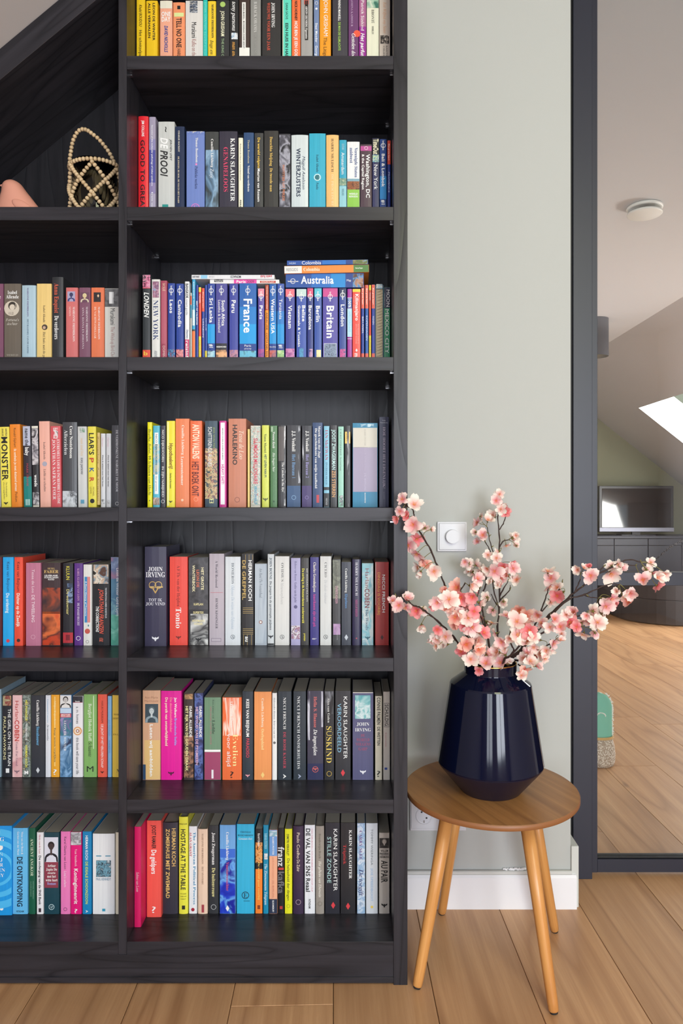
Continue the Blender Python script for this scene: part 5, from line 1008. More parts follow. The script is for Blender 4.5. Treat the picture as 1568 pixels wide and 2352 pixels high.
shelf_row([
 (-50, 27.5, 1897, '1C9CE8', 'broad blue book with concentric swirl rings', [O('4FBDF4', 1995, 92, .55), O('4FBDF4', 1995, 66, .55), O('4FBDF4', 1995, 40, .55), H('JOHN', 'R', Wt, 1912, 8, 38, .42), H('IRVING', 'R', Wt, 1927, 9, 52, .44), D(Wt, 1946, 7, .65), H('BIDDEN', 'R', Wt, 1962, 8, 44, .45), H('WIJ', 'R', Wt, 1974, 8, 20, .6), H('VOOR', 'R', Wt, 1986, 8, 30, .55), H('OWEN', 'R', Wt, 1998, 8, 34, .58), H('MEANY', 'R', Wt, 2010, 8, 42, .5), D(Wt, 2087, 4, .7)], dict(Y=1.755)),
 (29, 64, 1902, '67BDEF', 'light blue book with heavy navy condensed capitals', [T('Vince van der Boon &', 's', Wt, 1910, 1962, .65, .13), T('Gerben van der Marel', 's', Wt, 1910, 1963, .38, .13), T('DE ONTKNOPING', 'b', '17304A', 1968, 2082, .48, .36), H('NTADAM', 'b', '2A4A64', 2093, 4, 17)]),
 (66, 81.5, 1902, '0F5C43', 'narrow bottle green book with pale capitals', [T('ANCIENT ANGKOR', 'R', 'DCE8CC', 1926, 2012, .5, .45), T('MICHAEL FREEMAN', 's', '8CB4A0', 2024, 2064, .7, .15), T('CLAUDE JACQUES', 's', '8CB4A0', 2024, 2059, .35, .15)]),
 (84, 100, 1912, 'EDEBF0', 'slim white book with red and black lettering', [T('Hetty van de Laar', 'R', 'B8405A', 1917, 1961, .48, .26), T('De ondergang van de SNS Bank', 'b', '2A2A32', 1965, 2078, .5, .33), B('3A2A34', 2086, 2095, .3, .68)]),
 (101, 136.5, 1912, '16424F', 'petrol book with a portrait and a crimson title panel', [FA('DCDCE8', '4A3A3C', '231C20', '20202A', 1923, 1980, .02, .93), B('8E3A4C', 1980, 2039, .02, .93), H('Arthur', 'r', Wt, 1988, 6, 19), H('Japin De', 'r', Wt, 1996.5, 6, 25), H('zwarte', 'r', Wt, 2004.5, 5, 18), H('met het', 'r', Wt, 2012.5, 6, 20), H('witte hart', 'r', Wt, 2021, 6, 27), H('Roman', 'r', 'A8A8E0', 2029, 6, 20), O('C4DCE0', 2083, 6.5), H('AP', 'R', 'C4DCE0', 2083, 6, 7)]),
 (139, 161.5, 1910, 'F57EBC', 'candy pink book with thin dark lettering', [T('Karel Glastra van Loon', 's', '5A3A54', 1922, 1996, .5, .26), T("Lisa's adem", 's', 'FBDCEC', 2001, 2037, .5, .28), O('4A2A44', 2088, 4)]),
 (162, 187.5, 1911, 'E7067A', 'magenta book with a grey figure on top', [P('C4C2C8 8A868C DCDADE', 1911, 1941, .02, .98, 60), T('Van Sambeek', 'R', 'F8D4E4', 1950, 1990, .5, .22), T('Koninginnenrit', 'b', Wt, 1995, 2076, .5, .34), H('?', 's', Wt, 2092, 10, 7)]),
 (189, 210.5, 1910, '0A86BF', 'cerulean blue book with white and lime capitals', [T('HERMAN KOCH', 'b', Wt, 1919, 1975, .48, .28), T('DE IDEALE SCHOONZOON', 'b', 'D8E46A', 1979, 2076, .48, .28), T('A', 'b', Wt, 2090, 2096, .5, .25)]),
 (212.5, 263.5, 1915, 'EFEFF2', 'thick white book with a small blue engraving', [B('2A8CAC', 1965, 1967, .16, .4), B('2A8CAC', 1965, 1967, .58, .82), P('DCE8EE 2A4454 7FB4C8 1E2E3A', 1976, 2014, .16, .84, 90), H('PAUL KENNEDY', 's', '3A7A9C', 2019, 6, 34), B('3A9CBC', 2087, 2093, .44, .58)]),
 (265, 288, 1912, 'EDE3CC', 'cream book beside the divider', []),
], SH[6], 1.76, L7, "books on the left bay's bottom shelf")
# ============================================================ OTHER THINGS ON THE SHELVES
# spiral bound guide
Y3 = 1.755
w3 = 18 * Y3 / F; p0 = px(862, 651, Y3); h3 = p0.z - SH[2]
sp = thing('spiral_bound_guide', 'cream spiral bound guide between thin blue guide and the green one', 'book', (p0.x + w3 / 2, Y3, SH[2] + .0003), "travel guides on the right bay's third shelf")
obj('page_block', box(-w3 / 2 + .002, w3 / 2 - .002, .012, .13, 0, h3 - .004), plain('D8CFBA', .9), sp)
for sx in (-1, 1):
    obj('cover', box(sx * w3 / 2 - .0007, sx * w3 / 2 + .0007, .008, .132, 0, h3 - .002), card('3F6E92'), sp)
obj('label_card', box(-w3 * .4, w3 * .4, .003, .004, h3 - .012, h3 - .001), picture_mat(['E0D8C8', '5F9CC0', 'E8E0CC', '4A7A9C'], 120, 1), sp)
V, Fc = [], []
nco = 26
for i in range(nco):
    z = .004 + (h3 - .022) * i / (nco - 1)
    pts = [(w3 * .42 * math.cos(a), .011 - .010 * math.sin(a), z + .0012 * math.sin(2 * a)) for a in [math.pi * q / 10 for q in range(11)]]
    tube(pts, .0011, 5, True, V, Fc)
    pts = [(-w3 * .45, .004, z + .0025), (w3 * .45, .004, z + .0025)]
    tube(pts, .0006, 4, True, V, Fc)
c_ = obj('wire_binding', (V, Fc), plain('CDBFA2', .5, name='cream_wire'), sp, smooth=True)
obj('spine_lining', box(-w3 * .42, w3 * .42, .0045, .0075, .001, h3 - .014), plain('B5A78C', .8), sp)

# books lying flat: spine to the front
def flat_book(x0, x1, y0, y1, Y, hexcol, label, els, depth=.125, yaw=0.0, tilt=0.0, name='guidebook', group='guidebooks lying on top of the travel guides', upside=False):
    """a book lying on its side; local frame: x along the spine, z thickness"""
    s = Y / F
    a = px(x0, y1, Y); w = (x1 - x0) * s; h = (y1 - y0) * s
    root = thing(name, label, 'book', (a.x + w / 2, Y, a.z), group, (0, tilt, yaw))
    t = .0007
    n = 4
    v = [(-w / 2, depth, 0), (w / 2, depth, 0), (w / 2, 0, 0), (-w / 2, 0, 0), (-w / 2, depth, t), (w / 2, depth, t), (w / 2, t, t), (-w / 2, t, t)]
    bm = bmesh.new()
    box(-w / 2, w / 2, 0, depth, 0, t, bm=bm); box(-w / 2, w / 2, 0, depth, h - t, h, bm=bm); box(-w / 2, w / 2, 0, t, t, h - t, bm=bm)
    obj('cover', bm, card(hexcol), root)
    obj('page_block', box(-w / 2 + .0004, w / 2 - .0004, t, depth - .0005, t, h - t), plain('CFC8B8', .9), root)
    zz = lambda y: (y1 - y) * s
    xx = lambda x: (x - x0) * s - w / 2
    for e in els:
        if e[0] == 'b':
            _, col, xa, xb, ya, yb = e
            obj('band', ([(xx(xa), -.0004, zz(yb)), (xx(xb), -.0004, zz(yb)), (xx(xb), -.0004, zz(ya)), (xx(xa), -.0004, zz(ya))], [(0, 1, 2, 3)]), plain(col, .45), root)
        elif e[0] == 'p':
            _, cols, xa, xb, ya, yb, sc = e
            obj('picture', ([(xx(xa), -.0006, zz(yb)), (xx(xb), -.0006, zz(yb)), (xx(xb), -.0006, zz(ya)), (xx(xa), -.0006, zz(ya))], [(0, 1, 2, 3)]), picture_mat(cols.split(), sc, round(R_.uniform(0, 9), 1)), root)
        elif e[0] == 't':
            _, tx, st, col, xa, xb, yc, hp = e
            V2, F2, ta, tb = text2d(tx, st)
            sx = (xb - xa) * s / (tb - ta); sy = hp * s / .7
            if upside: P3 = [(xx(xb) - (p - ta) * sx, -.0008, zz(yc) - (q - .35) * sy) for p, q in V2]
            else: P3 = [(xx(xa) + (p - ta) * sx, -.0008, zz(yc) + (q - .35) * sy) for p, q in V2]
            obj('lettering', (P3, F2), plain(col, .45), root)
        elif e[0] == 'o':
            _, col, xc, yc, r = e
            V2 = []; F2 = []
            for i in range(22):
                an = 2 * math.pi * i / 22
                for q in (1, .84): V2.append((xx(xc) + r * s * q * math.cos(an), -.0008, zz(yc) + r * s * q * math.sin(an)))
            for i in range(22):
                j = (i + 1) % 22; F2.append((2 * i, 2 * j, 2 * j + 1, 2 * i + 1))
            obj('emblem', (V2, F2), plain(col, .45), root)
    return root
flat_book(482, 641, 642.3, 651.2, 1.756, 'E6E6E6', 'white flat guide with a magenta Paris 2009 band', [('b', 'D9479F', 537, 589, 642.3, 651.2), ('t', 'Paris', 'b', Wt, 543, 564, 647, 6), ('t', '2009', 's', '4A2A44', 567, 583, 647, 6), ('b', 'B8402E', 597, 633, 645, 650), ('t', 'SHORTLIST', 'b', 'EBD0C8', 600, 630, 647.5, 3.4), ('b', '2A2A2C', 492, 512, 642.6, 648), ('t', 'TimeOut', 'b', 'D8D8D8', 493, 511, 645.3, 4)], .11)
flat_book(440, 630, 631.5, 640.9, 1.752, 'E4E5EA', 'white flat guide with upside down lettering, on top', [('t', 'MONACO', 'b', '2A2A34', 529, 553, 636, 5.5), ('t', 'petit futé', 'b', 'C83C4C', 598, 624, 635.5, 6), ('b', '8CC4E4', 461, 476, 632, 640), ('t', '2008-2009', 'b', '4A4A54', 442, 458, 636, 4), ('t', 'COTE D AZUR', 's', '8A8A94', 480, 492, 636, 3)], .12, upside=True)
flat_book(656, 835, 627.5, 660.3, 1.75, '1C4C9C', 'thick blue flat guide lettered Australia', [('b', '1A66B8', 715, 760, 628.5, 660), ('b', '1585CC', 760, 793, 628.5, 660), ('b', '1B3A86', 793, 809, 628.5, 660), ('t', 'Australia', 'b', Wt, 691, 766, 643, 17), ('o', Wt, 672.5, 646, 6), ('t', 'lonely planet', 'b', Wt, 661, 685, 646, 3.6), ('p', '7A4A3A B88A70 4A90C8 5A3428', 810, 834, 629, 660, 60), ('t', 'Map', 's', Wt, 796, 806, 644, 5)], .125)
flat_book(653, 847, 609.5, 626.7, 1.745, 'EC8A34', 'orange and white flat guide lettered Colombia', [('b', 'E4E2DE', 653.2, 693, 610, 626.4), ('t', 'REISGIDS', 's', '7A7A7C', 658, 684, 618, 7), ('t', 'Colombia', 'r', 'FBEBD0', 697, 734, 618, 8), ('b', '4A7A38', 812, 846.5, 610, 626.4), ('t', 'National Region', 'b', 'E8EEDC', 816, 833, 617, 3)], .125, tilt=-.018)
flat_book(659, 845, 597.5, 608.0, 1.75, '1E4FA4', 'blue flat guide lettered Colombia, topmost of its stack', [('b', '1B6CC0', 740, 794, 598, 607.8), ('b', '1B3A86', 794, 808, 598, 607.8), ('t', 'Colombia', 's', Wt, 693, 737, 603, 8), ('t', 'lonely planet', 's', 'C9D8EE', 664, 679, 603, 5), ('p', '5FA9CC 8A7A4A 4A6A38 B0A060', 810, 844, 598, 607.8, 90)], .125, tilt=-.014)

# pink bird figurine
YB = 1.80
b0 = px(40, 475, YB)
bird = thing('bird_figurine', 'matte salmon pink bird figurine with a tiny beak on the left bay', 'figurine', (px(38, 0, YB).x, YB, SH[1]))
s = YB / F
zt = lambda y: CH - (y - VY) * s - SH[1]
def ell(bm, c, r, n=24, m=14):
    rr = bmesh.ops.create_uvsphere(bm, u_segments=n, v_segments=m, radius=1)
    for v in rr['verts']: v.co = Vector((c[0] + v.co.x * r[0], c[1] + v.co.y * r[1], c[2] + v.co.z * r[2]))
# one smooth body: rings from the head down to the belly, offset to follow the back line
rows_b = [(413.5, 24, 1), (416, 17, 36), (421, 10, 46), (428, 6, 52), (437, 6, 58), (447, 4, 66), (458, 0, 75), (470, -4, 84), (482, -8, 94), (496, -12, 104), (510, -13, 112), (520, -10, 116), (527, -4, 112), (531, 8, 96)]
V, Fc = [], []
nb = 28
for (y, xl, xr) in rows_b:
    if xr < xl: xl, xr = xl + 4, xl + 6
    if y < 414: xl, xr = 26, 30
    cx_ = ((xl + xr) / 2 - 38) * s; rx = (xr - xl) / 2 * s
    ry = min(rx, .024 + (y - 414) * .00014)
    for i in range(nb):
        a = 2 * math.pi * i / nb
        V.append((cx_ + rx * math.cos(a), ry * math.sin(a), zt(y)))
for r_i in range(len(rows_b) - 1):
    for i in range(nb):
        j = (i + 1) % nb
        Fc.append((r_i * nb + i, (r_i + 1) * nb + i, (r_i + 1) * nb + j, r_i * nb + j))
Fc.append(tuple(range(nb))); Fc.append(tuple((len(rows_b) - 1) * nb + i for i in range(nb))[::-1])
M_pink = plain('DE9A84', .6, name='salmon_ceramic')
o = obj('body', (V, Fc), M_pink, bird, smooth=True)
sm = o.modifiers.new('s', 'SUBSURF'); sm.levels = 1; sm.render_levels = 1
bk = bmesh.new(); bmesh.ops.create_cone(bk, segments=10, radius1=.0052, radius2=.0008, depth=.012, cap_ends=True)
bmesh.ops.rotate(bk, verts=bk.verts, matrix=Matrix.Rotation(math.radians(-82), 3, 'Y'))
bmesh.ops.translate(bk, verts=bk.verts, vec=((5.5 - 38) * s, -.004, zt(428)))
obj('beak', bk, M_pink, bird, smooth=True)
# folded wing and tail
wg = bmesh.new(); ell(wg, ((66 - 38) * s, -.034, zt(487)), (.030, .004, .012))
bmesh.ops.rotate(wg, verts=wg.verts, cent=((66 - 38) * s, -.034, zt(487)), matrix=Matrix.Rotation(math.radians(32), 3, 'Y'))
obj('wing', wg, M_pink, bird, smooth=True)
tl = bmesh.new(); ell(tl, ((112 - 38) * s, 0, zt(505)), (.030, .012, .008))
bmesh.ops.rotate(tl, verts=tl.verts, cent=((112 - 38) * s, 0, zt(505)), matrix=Matrix.Rotation(math.radians(24), 3, 'Y'))
obj('tail', tl, M_pink, bird, smooth=True)

# beaded lantern with a glass
YL = 1.80; sL = YL / F
lc = px(219, 531, YL)
lan = thing('beaded_lantern', 'glass lantern netted in pale wooden beads with a bead handle', 'lantern', (lc.x, YL, SH[1]))
zL = lambda y: CH - (y - VY) * sL - SH[1]
xL = lambda x: (x - 219) * sL
GR = 50 * sL
prof = [(.001, .003), (GR - .004, .003), (GR, .008), (GR, zL(381)), (GR - .0025, zL(381)), (GR - .0025, .010), (.001, .0075)]
mgl, nt, b = new_mat('lantern_glass')
b.inputs['Base Color'].default_value = (.9, .92, .9, 1); b.inputs['Roughness'].default_value = .02
b.inputs['Transmission Weight'].default_value = 1.0; b.inputs['IOR'].default_value = 1.45
obj('glass', lathe(prof, 40), mgl, lan, smooth=True)
cn = bmesh.new(); r = bmesh.ops.create_cone(cn, segments=28, radius1=.019, radius2=.019, depth=.012, cap_ends=True)
bmesh.ops.translate(cn, verts=cn.verts, vec=(0, 0, .0142)); obj('tealight', cn, plain('E9E4D8', .5), lan)
M_bead = light_wood('pale_wooden_beads', 'D2B48C', 'E3CBA4', 'B8976C', rough=.45, rnd=.12, knots=False, freq=2.5)
bd = bmesh.new(); bmesh.ops.create_uvsphere(bd, u_segments=12, v_segments=8, radius=.0052)
for v in bd.verts: v.co.z = max(-.0042, min(.0042, v.co.z))
bead_me = bpy.data.meshes.new('bead'); bd.to_mesh(bead_me); bd.free(); bead_me.materials.append(M_bead)
for p in bead_me.polygons: p.use_smooth = True
BR = GR + .0062
bi = 0
def beads(path, close=False, step=.0093):
    """string beads along a dense path"""
    global bi
    P_ = [Vector(p) for p in path]
    acc = 0; last = None; out = []
    for i in range(len(P_) - 1):
        a, b2 = P_[i], P_[i + 1]; L_ = (b2 - a).length
        while acc <= L_ and L_ > 0:
            out.append((a + (b2 - a) * (acc / L_), (b2 - a).normalized())); acc += step
        acc -= L_
    for c, d in out:
        o = bpy.data.objects.new('bead', bead_me); COL.objects.link(o); o.parent = lan
        o.location = c; o.rotation_euler = d.to_track_quat('Z', 'Y').to_euler(); bi += 1
    return out
zr = zL(389)
beads([(BR * math.cos(2 * math.pi * i / 72), BR * math.sin(2 * math.pi * i / 72), zr + .0035 * math.sin(2 * math.pi * i / 72 + 1)) for i in range(72)])
# net: six zigzag strands crossing
zb = .012
for k in range(6):
    for sg in (-1, 1):
        pth = []
        for i in range(60):
            t = i / 59; a = -1.35 + k * math.pi / 3 + sg * t * math.pi * .60
            pth.append(((BR + .001 * sg) * math.cos(a), (BR + .001 * sg) * math.sin(a), zr - .009 - (zr - .009 - zb) * t))
        beads(pth, step=.0096)
# handle
hd = [(165, 390), (160, 372), (163, 350), (167, 330), (172, 318), (180, 307), (188, 303), (196, 303), (206, 307), (219, 317), (230, 325), (240, 336), (250, 349), (257, 361), (263, 374), (268, 386), (272, 396)]
hp, _r = smooth_path([(xL(x) * (1.0), -.02 * (1 - abs((x - 216) / 56.0)), zL(y)) for x, y in hd], [1] * len(hd), 5)
hl = beads(hp, step=.0094)
V, Fc = tube([c for c, d in hl], .0009, 5)
obj('cord', (V, Fc), plain('CFC0A0', .8), lan)

# ============================================================ WALL FITTINGS
M_sw = plain('CFCFD3', .35, name='white_plastic')
sc_ = px(1037, 1232, WALLY)
sw = thing('dimmer_switch', 'square white dimmer switch on the grey wall left of the blossoms', 'light switch', (sc_.x, WALLY, sc_.z))
obj('frame', box(-.0405, .0405, -.008, -.0001, -.0405, .0405, .0015), M_sw, sw)
obj('inset', box(-.0365, .0365, -.0086, -.0081, -.0365, .0365), plain('B0B0B4', .5), sw)
obj('plate', box(-.0355, .0355, -.0105, -.0087, -.0355, .0355, .0008), M_sw, sw)
k_ = bmesh.new(); bmesh.ops.create_cone(k_, segments=48, radius1=.0195, radius2=.0185, depth=.013, cap_ends=True)
bmesh.ops.bevel(k_, geom=[e for e in k_.edges if abs(e.verts[0].co.z - e.verts[1].co.z) < 1e-5 and e.verts[0].co.z > 0], offset=.0008, segments=2, affect='EDGES')
bmesh.ops.rotate(k_, verts=k_.verts, matrix=Matrix.Rotation(math.radians(90), 3, 'X'))
bmesh.ops.translate(k_, verts=k_.verts, vec=(0, -.0172, 0))
obj('knob', k_, M_sw, sw)
so_ = thing('wall_socket', 'white double wall socket low on the wall behind the stool', 'socket', (px(1005, 0, WALLY).x, WALLY, px(0, 1870, WALLY).z))
obj('frame', box(-.0765, .0765, -.008, -.0001, -.0425, .0425, .0015), M_sw, so_)
for i, cx_ in enumerate((-.0385, .0385)):
    f_ = obj('socket_face', box(cx_ - .035, cx_ + .035, -.0098, -.0081, -.0355, .0355, .0008), M_sw, so_)
    rg_ = lathe([(.0235, -.0003), (.0225, -.0012), (.0195, -.0005), (.0190, -.0002)], 32)
    rim = obj('recess_rim', ([(x + cx_, -.0098 + z, y) for x, y, z in rg_[0]], rg_[1]), plain('C9C9CE', .4), so_, smooth=True)
    ds = lathe([(.0001, 0), (.0190, 0)], 32)
    obj('recess', ([(x + cx_, -.0100, y) for x, y, z in ds[0]], ds[1]), plain('CFCFD4', .5), so_)
    for qx, qz in ((-.0095, .0), (.0095, .0)):
        cc = lathe([(.0001, 0), (.0026, 0)], 14)
        obj('pin_hole', ([(x + cx_ + qx * .7, -.0103, y + qz + (.010 if qx < 0 else -.006)) for x, y, z in cc[0]], cc[1]), plain('2A2A2C', .7), so_)
    for sz in (-1, 1):
        obj('earth_clip', box(cx_ - .0014, cx_ + .0014, -.0118, -.0101, sz * .0155 - .0035, sz * .0155 + .0035), plain('8A8A8C', .3, 1.0), so_)

# ============================================================ STOOL
cs = Vector((.3335, 1.746, 0)); HS = .415; RS = .2069
stool = thing('stool', 'round walnut-topped stool on four splayed honey pine legs', 'stool', (cs.x, cs.y, 0))
M_top = light_wood('walnut_veneer', 'A06E40', 'B88650', '6A4226', rough=.38, ring=1.0, rnd=.0, knots=False, axis='y', freq=1.3, bump=.1)
tp = lathe([(.0002, HS - .014), (RS - .004, HS - .014), (RS - .001, HS - .0105), (RS, HS - .004), (RS - .0012, HS), (.0002, HS)], 96)
o = obj('seat_top', tp, M_top, stool)
o.rotation_euler = (0, 0, math.radians(25))
for p in o.data.polygons: p.use_smooth = False
M_edge = plain('8C5A34', .45, name='walnut_edge')
ed = lathe([(RS - .0008, HS - .0125), (RS + .0006, HS - .0105), (RS + .0006, HS - .0015), (RS - .0008, HS - .0003)], 96)
obj('edge_band', ed, M_edge, stool, smooth=True)
M_pine = light_wood('honey_pine', 'C98A48', 'DFA663', 'A5602A', rough=.32, ring=.9, rnd=.04, knots=True, axis='z', freq=1.6, bump=.08)
feet = [(.145, 1.64), (.237, 1.933), (.434, 1.559), (.518, 1.853)]
for fx, fy in feet:
    top = Vector(((fx - cs.x) * .58, (fy - cs.y) * .58, HS - .0150))
    ft = Vector((fx - cs.x, fy - cs.y, .004))
    leg = thing('leg', '', '', ) if False else None
    d = top - ft; Lg = d.length
    prof = [(.0001, 0), (.0090, .0), (.0108, .0025), (.0118, .02), (.0142, Lg * .5), (.0168, Lg - .002), (.0001, Lg - .002)]
    lo = obj('leg', lathe(prof, 28), M_pine, stool, smooth=True)
    lo.location = ft; lo.rotation_euler = d.to_track_quat('Z', 'Y').to_euler()
    fp = obj('foot_pad', lathe([(.0001, -.0035), (.0085, -.0035), (.0085, -.0002), (.0001, -.0002)], 18), plain('1C1A1A', .8), lo)

# ============================================================ VASE
vz = thing('vase', 'large glossy navy vase with a gold rim on the stool', 'vase', (.3300, 1.735, HS + .0003))
h0 = HS
M_navy = plain('070C24', .07, name='navy_glaze', spec=.36)
M_navym = plain('10152C', .34, name='navy_matte_glaze')
nseg = 72
body = [(.1257, .066), (.1262, .0685), (.0975, .2555), (.0955, .2590), (.0645, .2822), (.0630, .2835), (.0626, .2850), (.0628, .3055)]
o = obj('body', lathe(body, nseg), M_navy, vz, smooth=True)
low = [(.0001, .0), (.0700, .0), (.0725, .0020), (.1250, .0640), (.1257, .066)]
o2 = obj('foot', lathe(low, nseg), M_navym, vz, smooth=True)
obj('rim', lathe([(.0628, .3055), (.0630, .3068), (.0622, .3076), (.0608, .3072), (.0604, .3058)], nseg), plain('D9A85A', .25, 1.0, name='gold_rim'), vz, smooth=True)
obj('inner_wall', lathe([(.0604, .3058), (.0600, .283), (.090, .255), (.118, .07), (.060, .006), (.0001, .006)], 48), plain('05070F', .5), vz, smooth=True)
for o_ in (o, o2):
    o_.data.polygons.foreach_set('use_smooth', [True] * len(o_.data.polygons))
    m_ = o_.modifiers.new('e', 'EDGE_SPLIT'); m_.split_angle = math.radians(14)
# ============================================================ BLOSSOM BRANCHES
RF = random.Random(21)
M_stem = light_wood('brown_twig', '2E1E18', '46302A', '1C120E', rough=.7, rnd=.0, knots=False, freq=3)
M_ped = plain('77713A', .5, name='olive_stalk')
M_cal = plain('6E6628', .55, name='olive_calyx')
M_sta = plain('E8A04A', .5, name='stamen_yellow')
def petal_mat(inner, outer, key):
    m, nt, b = new_mat('petal_' + key)
    N = nt.nodes; L = nt.links
    at = N.new('ShaderNodeAttribute'); at.attribute_name = 'along'
    cr = N.new('ShaderNodeValToRGB')
    e = cr.color_ramp.elements
    e[0].position = 0.05; e[0].color = (*lin(inner), 1)
    e[1].position = .72; e[1].color = (*lin(outer), 1)
    x = e.new(.42); x.color = (*[(a + c) / 2 for a, c in zip(lin(inner), lin(outer))], 1)
    L.new(at.outputs['Fac'], cr.inputs[0]); L.new(cr.outputs[0], b.inputs['Base Color'])
    b.inputs['Roughness'].default_value = .6
    tl_ = N.new('ShaderNodeBsdfTranslucent'); L.new(cr.outputs[0], tl_.inputs[0])
    ms_ = N.new('ShaderNodeMixShader'); ms_.inputs[0].default_value = .3
    L.new(b.outputs[0], ms_.inputs[1]); L.new(tl_.outputs[0], ms_.inputs[2]); L.new(ms_.outputs[0], N['Material Output'].inputs[0])
    return m
TINT = {'w': petal_mat('F0A8A4', 'FDF3E8', 'white'), 'p': petal_mat('EC8A98', 'FBE0DA', 'pink'),
        'c': petal_mat('EC7468', 'F8C8B8', 'coral'), 'd': petal_mat('EE5C6C', 'F5A6A6', 'deep')}
# petal meshes: rounded spoon shapes, length 1 along +x, cupped
def petal_mesh(cup, wid, curl, key, mat):
    nu, nv = 5, 5; v = []; al = []
    for i in range(nu + 1):
        t = i / nu
        half = wid * (math.sin(math.pi * min(1, t * .93 + .07)) ** .62) * (.45 + .55 * t) if t < 1 else wid * .26
        for j in range(nv):
            q = j / (nv - 1) * 2 - 1
            r = t * (1 - .10 * (1 - abs(q)) * (1 if t > .9 else 0))
            x = r; y = q * half
            z = cup * t * t + .22 * q * q * half - curl * max(0, t - .6) ** 2 * 2.2 + .03 * math.sin(q * 5 + t * 3)
            v.append((x, y, z)); al.append(t)
    f = []
    for i in range(nu):
        for j in range(nv - 1):
            a = i * nv + j; f.append((a, a + nv, a + nv + 1, a + 1))
    me = bpy.data.meshes.new('petal'); me.from_pydata(v, [], f); me.update()
    at = me.attributes.new('along', 'FLOAT', 'POINT')
    at.data.foreach_set('value', al)
    for p in me.polygons: p.use_smooth = True
    me.materials.append(mat)
    return me
PET = {k: [petal_mesh(c, w_, cu, k, TINT[k]) for c, w_, cu in ((.25, .56, .5), (.48, .52, .3), (.10, .58, .8))] for k in TINT}
# calyx with stamens in front and a short stalk behind
def calyx_mesh(stamens):
    V, Fc = [], []
    if stamens:
        for i in range(9):
            a = 2 * math.pi * i / 9; r = .16 + .07 * (i % 2)
            tube([(0, 0, .02), (r * .6 * math.cos(a), r * .6 * math.sin(a), .16), (r * math.cos(a), r * math.sin(a), .30)], [.014, .010, .022], 4, True, V, Fc)
    else:
        v, f = lathe([(.001, -.26), (.09, -.22), (.13, -.10), (.10, .0), (.001, .03)], 8)
        V += v; Fc += f
        for i in range(5):
            a = 2 * math.pi * (i + .5) / 5; b_ = len(V)
            ca_, sa_ = math.cos(a), math.sin(a)
            V += [(.08 * ca_ - .08 * sa_, .08 * sa_ + .08 * ca_, -.05), (.08 * ca_ + .08 * sa_, .08 * sa_ - .08 * ca_, -.05), (.40 * ca_, .40 * sa_, .03)]
            Fc.append((b_, b_ + 1, b_ + 2))
    me = bpy.data.meshes.new('calyx' if not stamens else 'stamens'); me.from_pydata(V, [], Fc); me.update()
    me.materials.append(M_sta if stamens else M_cal)
    return me
ME_CAL, ME_STA = calyx_mesh(False), calyx_mesh(True)
CAMP = Vector((0, 0, CH))
def blossom(root, P, r, tint, face):
    """calyx object as the blossom, its petals and stamens below it"""
    n = face.normalized()
    q = n.to_track_quat('Z', 'Y')
    ro = RF.uniform(0, 6.28)
    c = bpy.data.objects.new('blossom', ME_CAL); COL.objects.link(c); c.parent = root
    c.location = P; c.rotation_euler = q.to_euler(); c.scale = (r, r, r)
    st = bpy.data.objects.new('stamens', ME_STA); COL.objects.link(st); st.parent = c
    k = 5 if RF.random() < .85 else 4
    op = RF.uniform(-.15, .75)
    for i in range(k):
        pm = RF.choice(PET[tint])
        o = bpy.data.objects.new('petal', pm); COL.objects.link(o); o.parent = c
        a = ro + 2 * math.pi * i / k + RF.uniform(-.18, .18)
        o.rotation_euler = (RF.uniform(-.25, .25), -(op + RF.uniform(-.18, .25)), a)
        s_ = RF.uniform(.86, 1.08); o.scale = (s_, s_ * RF.uniform(.92, 1.12), s_)
        o.location = (0, 0, .004 * i)

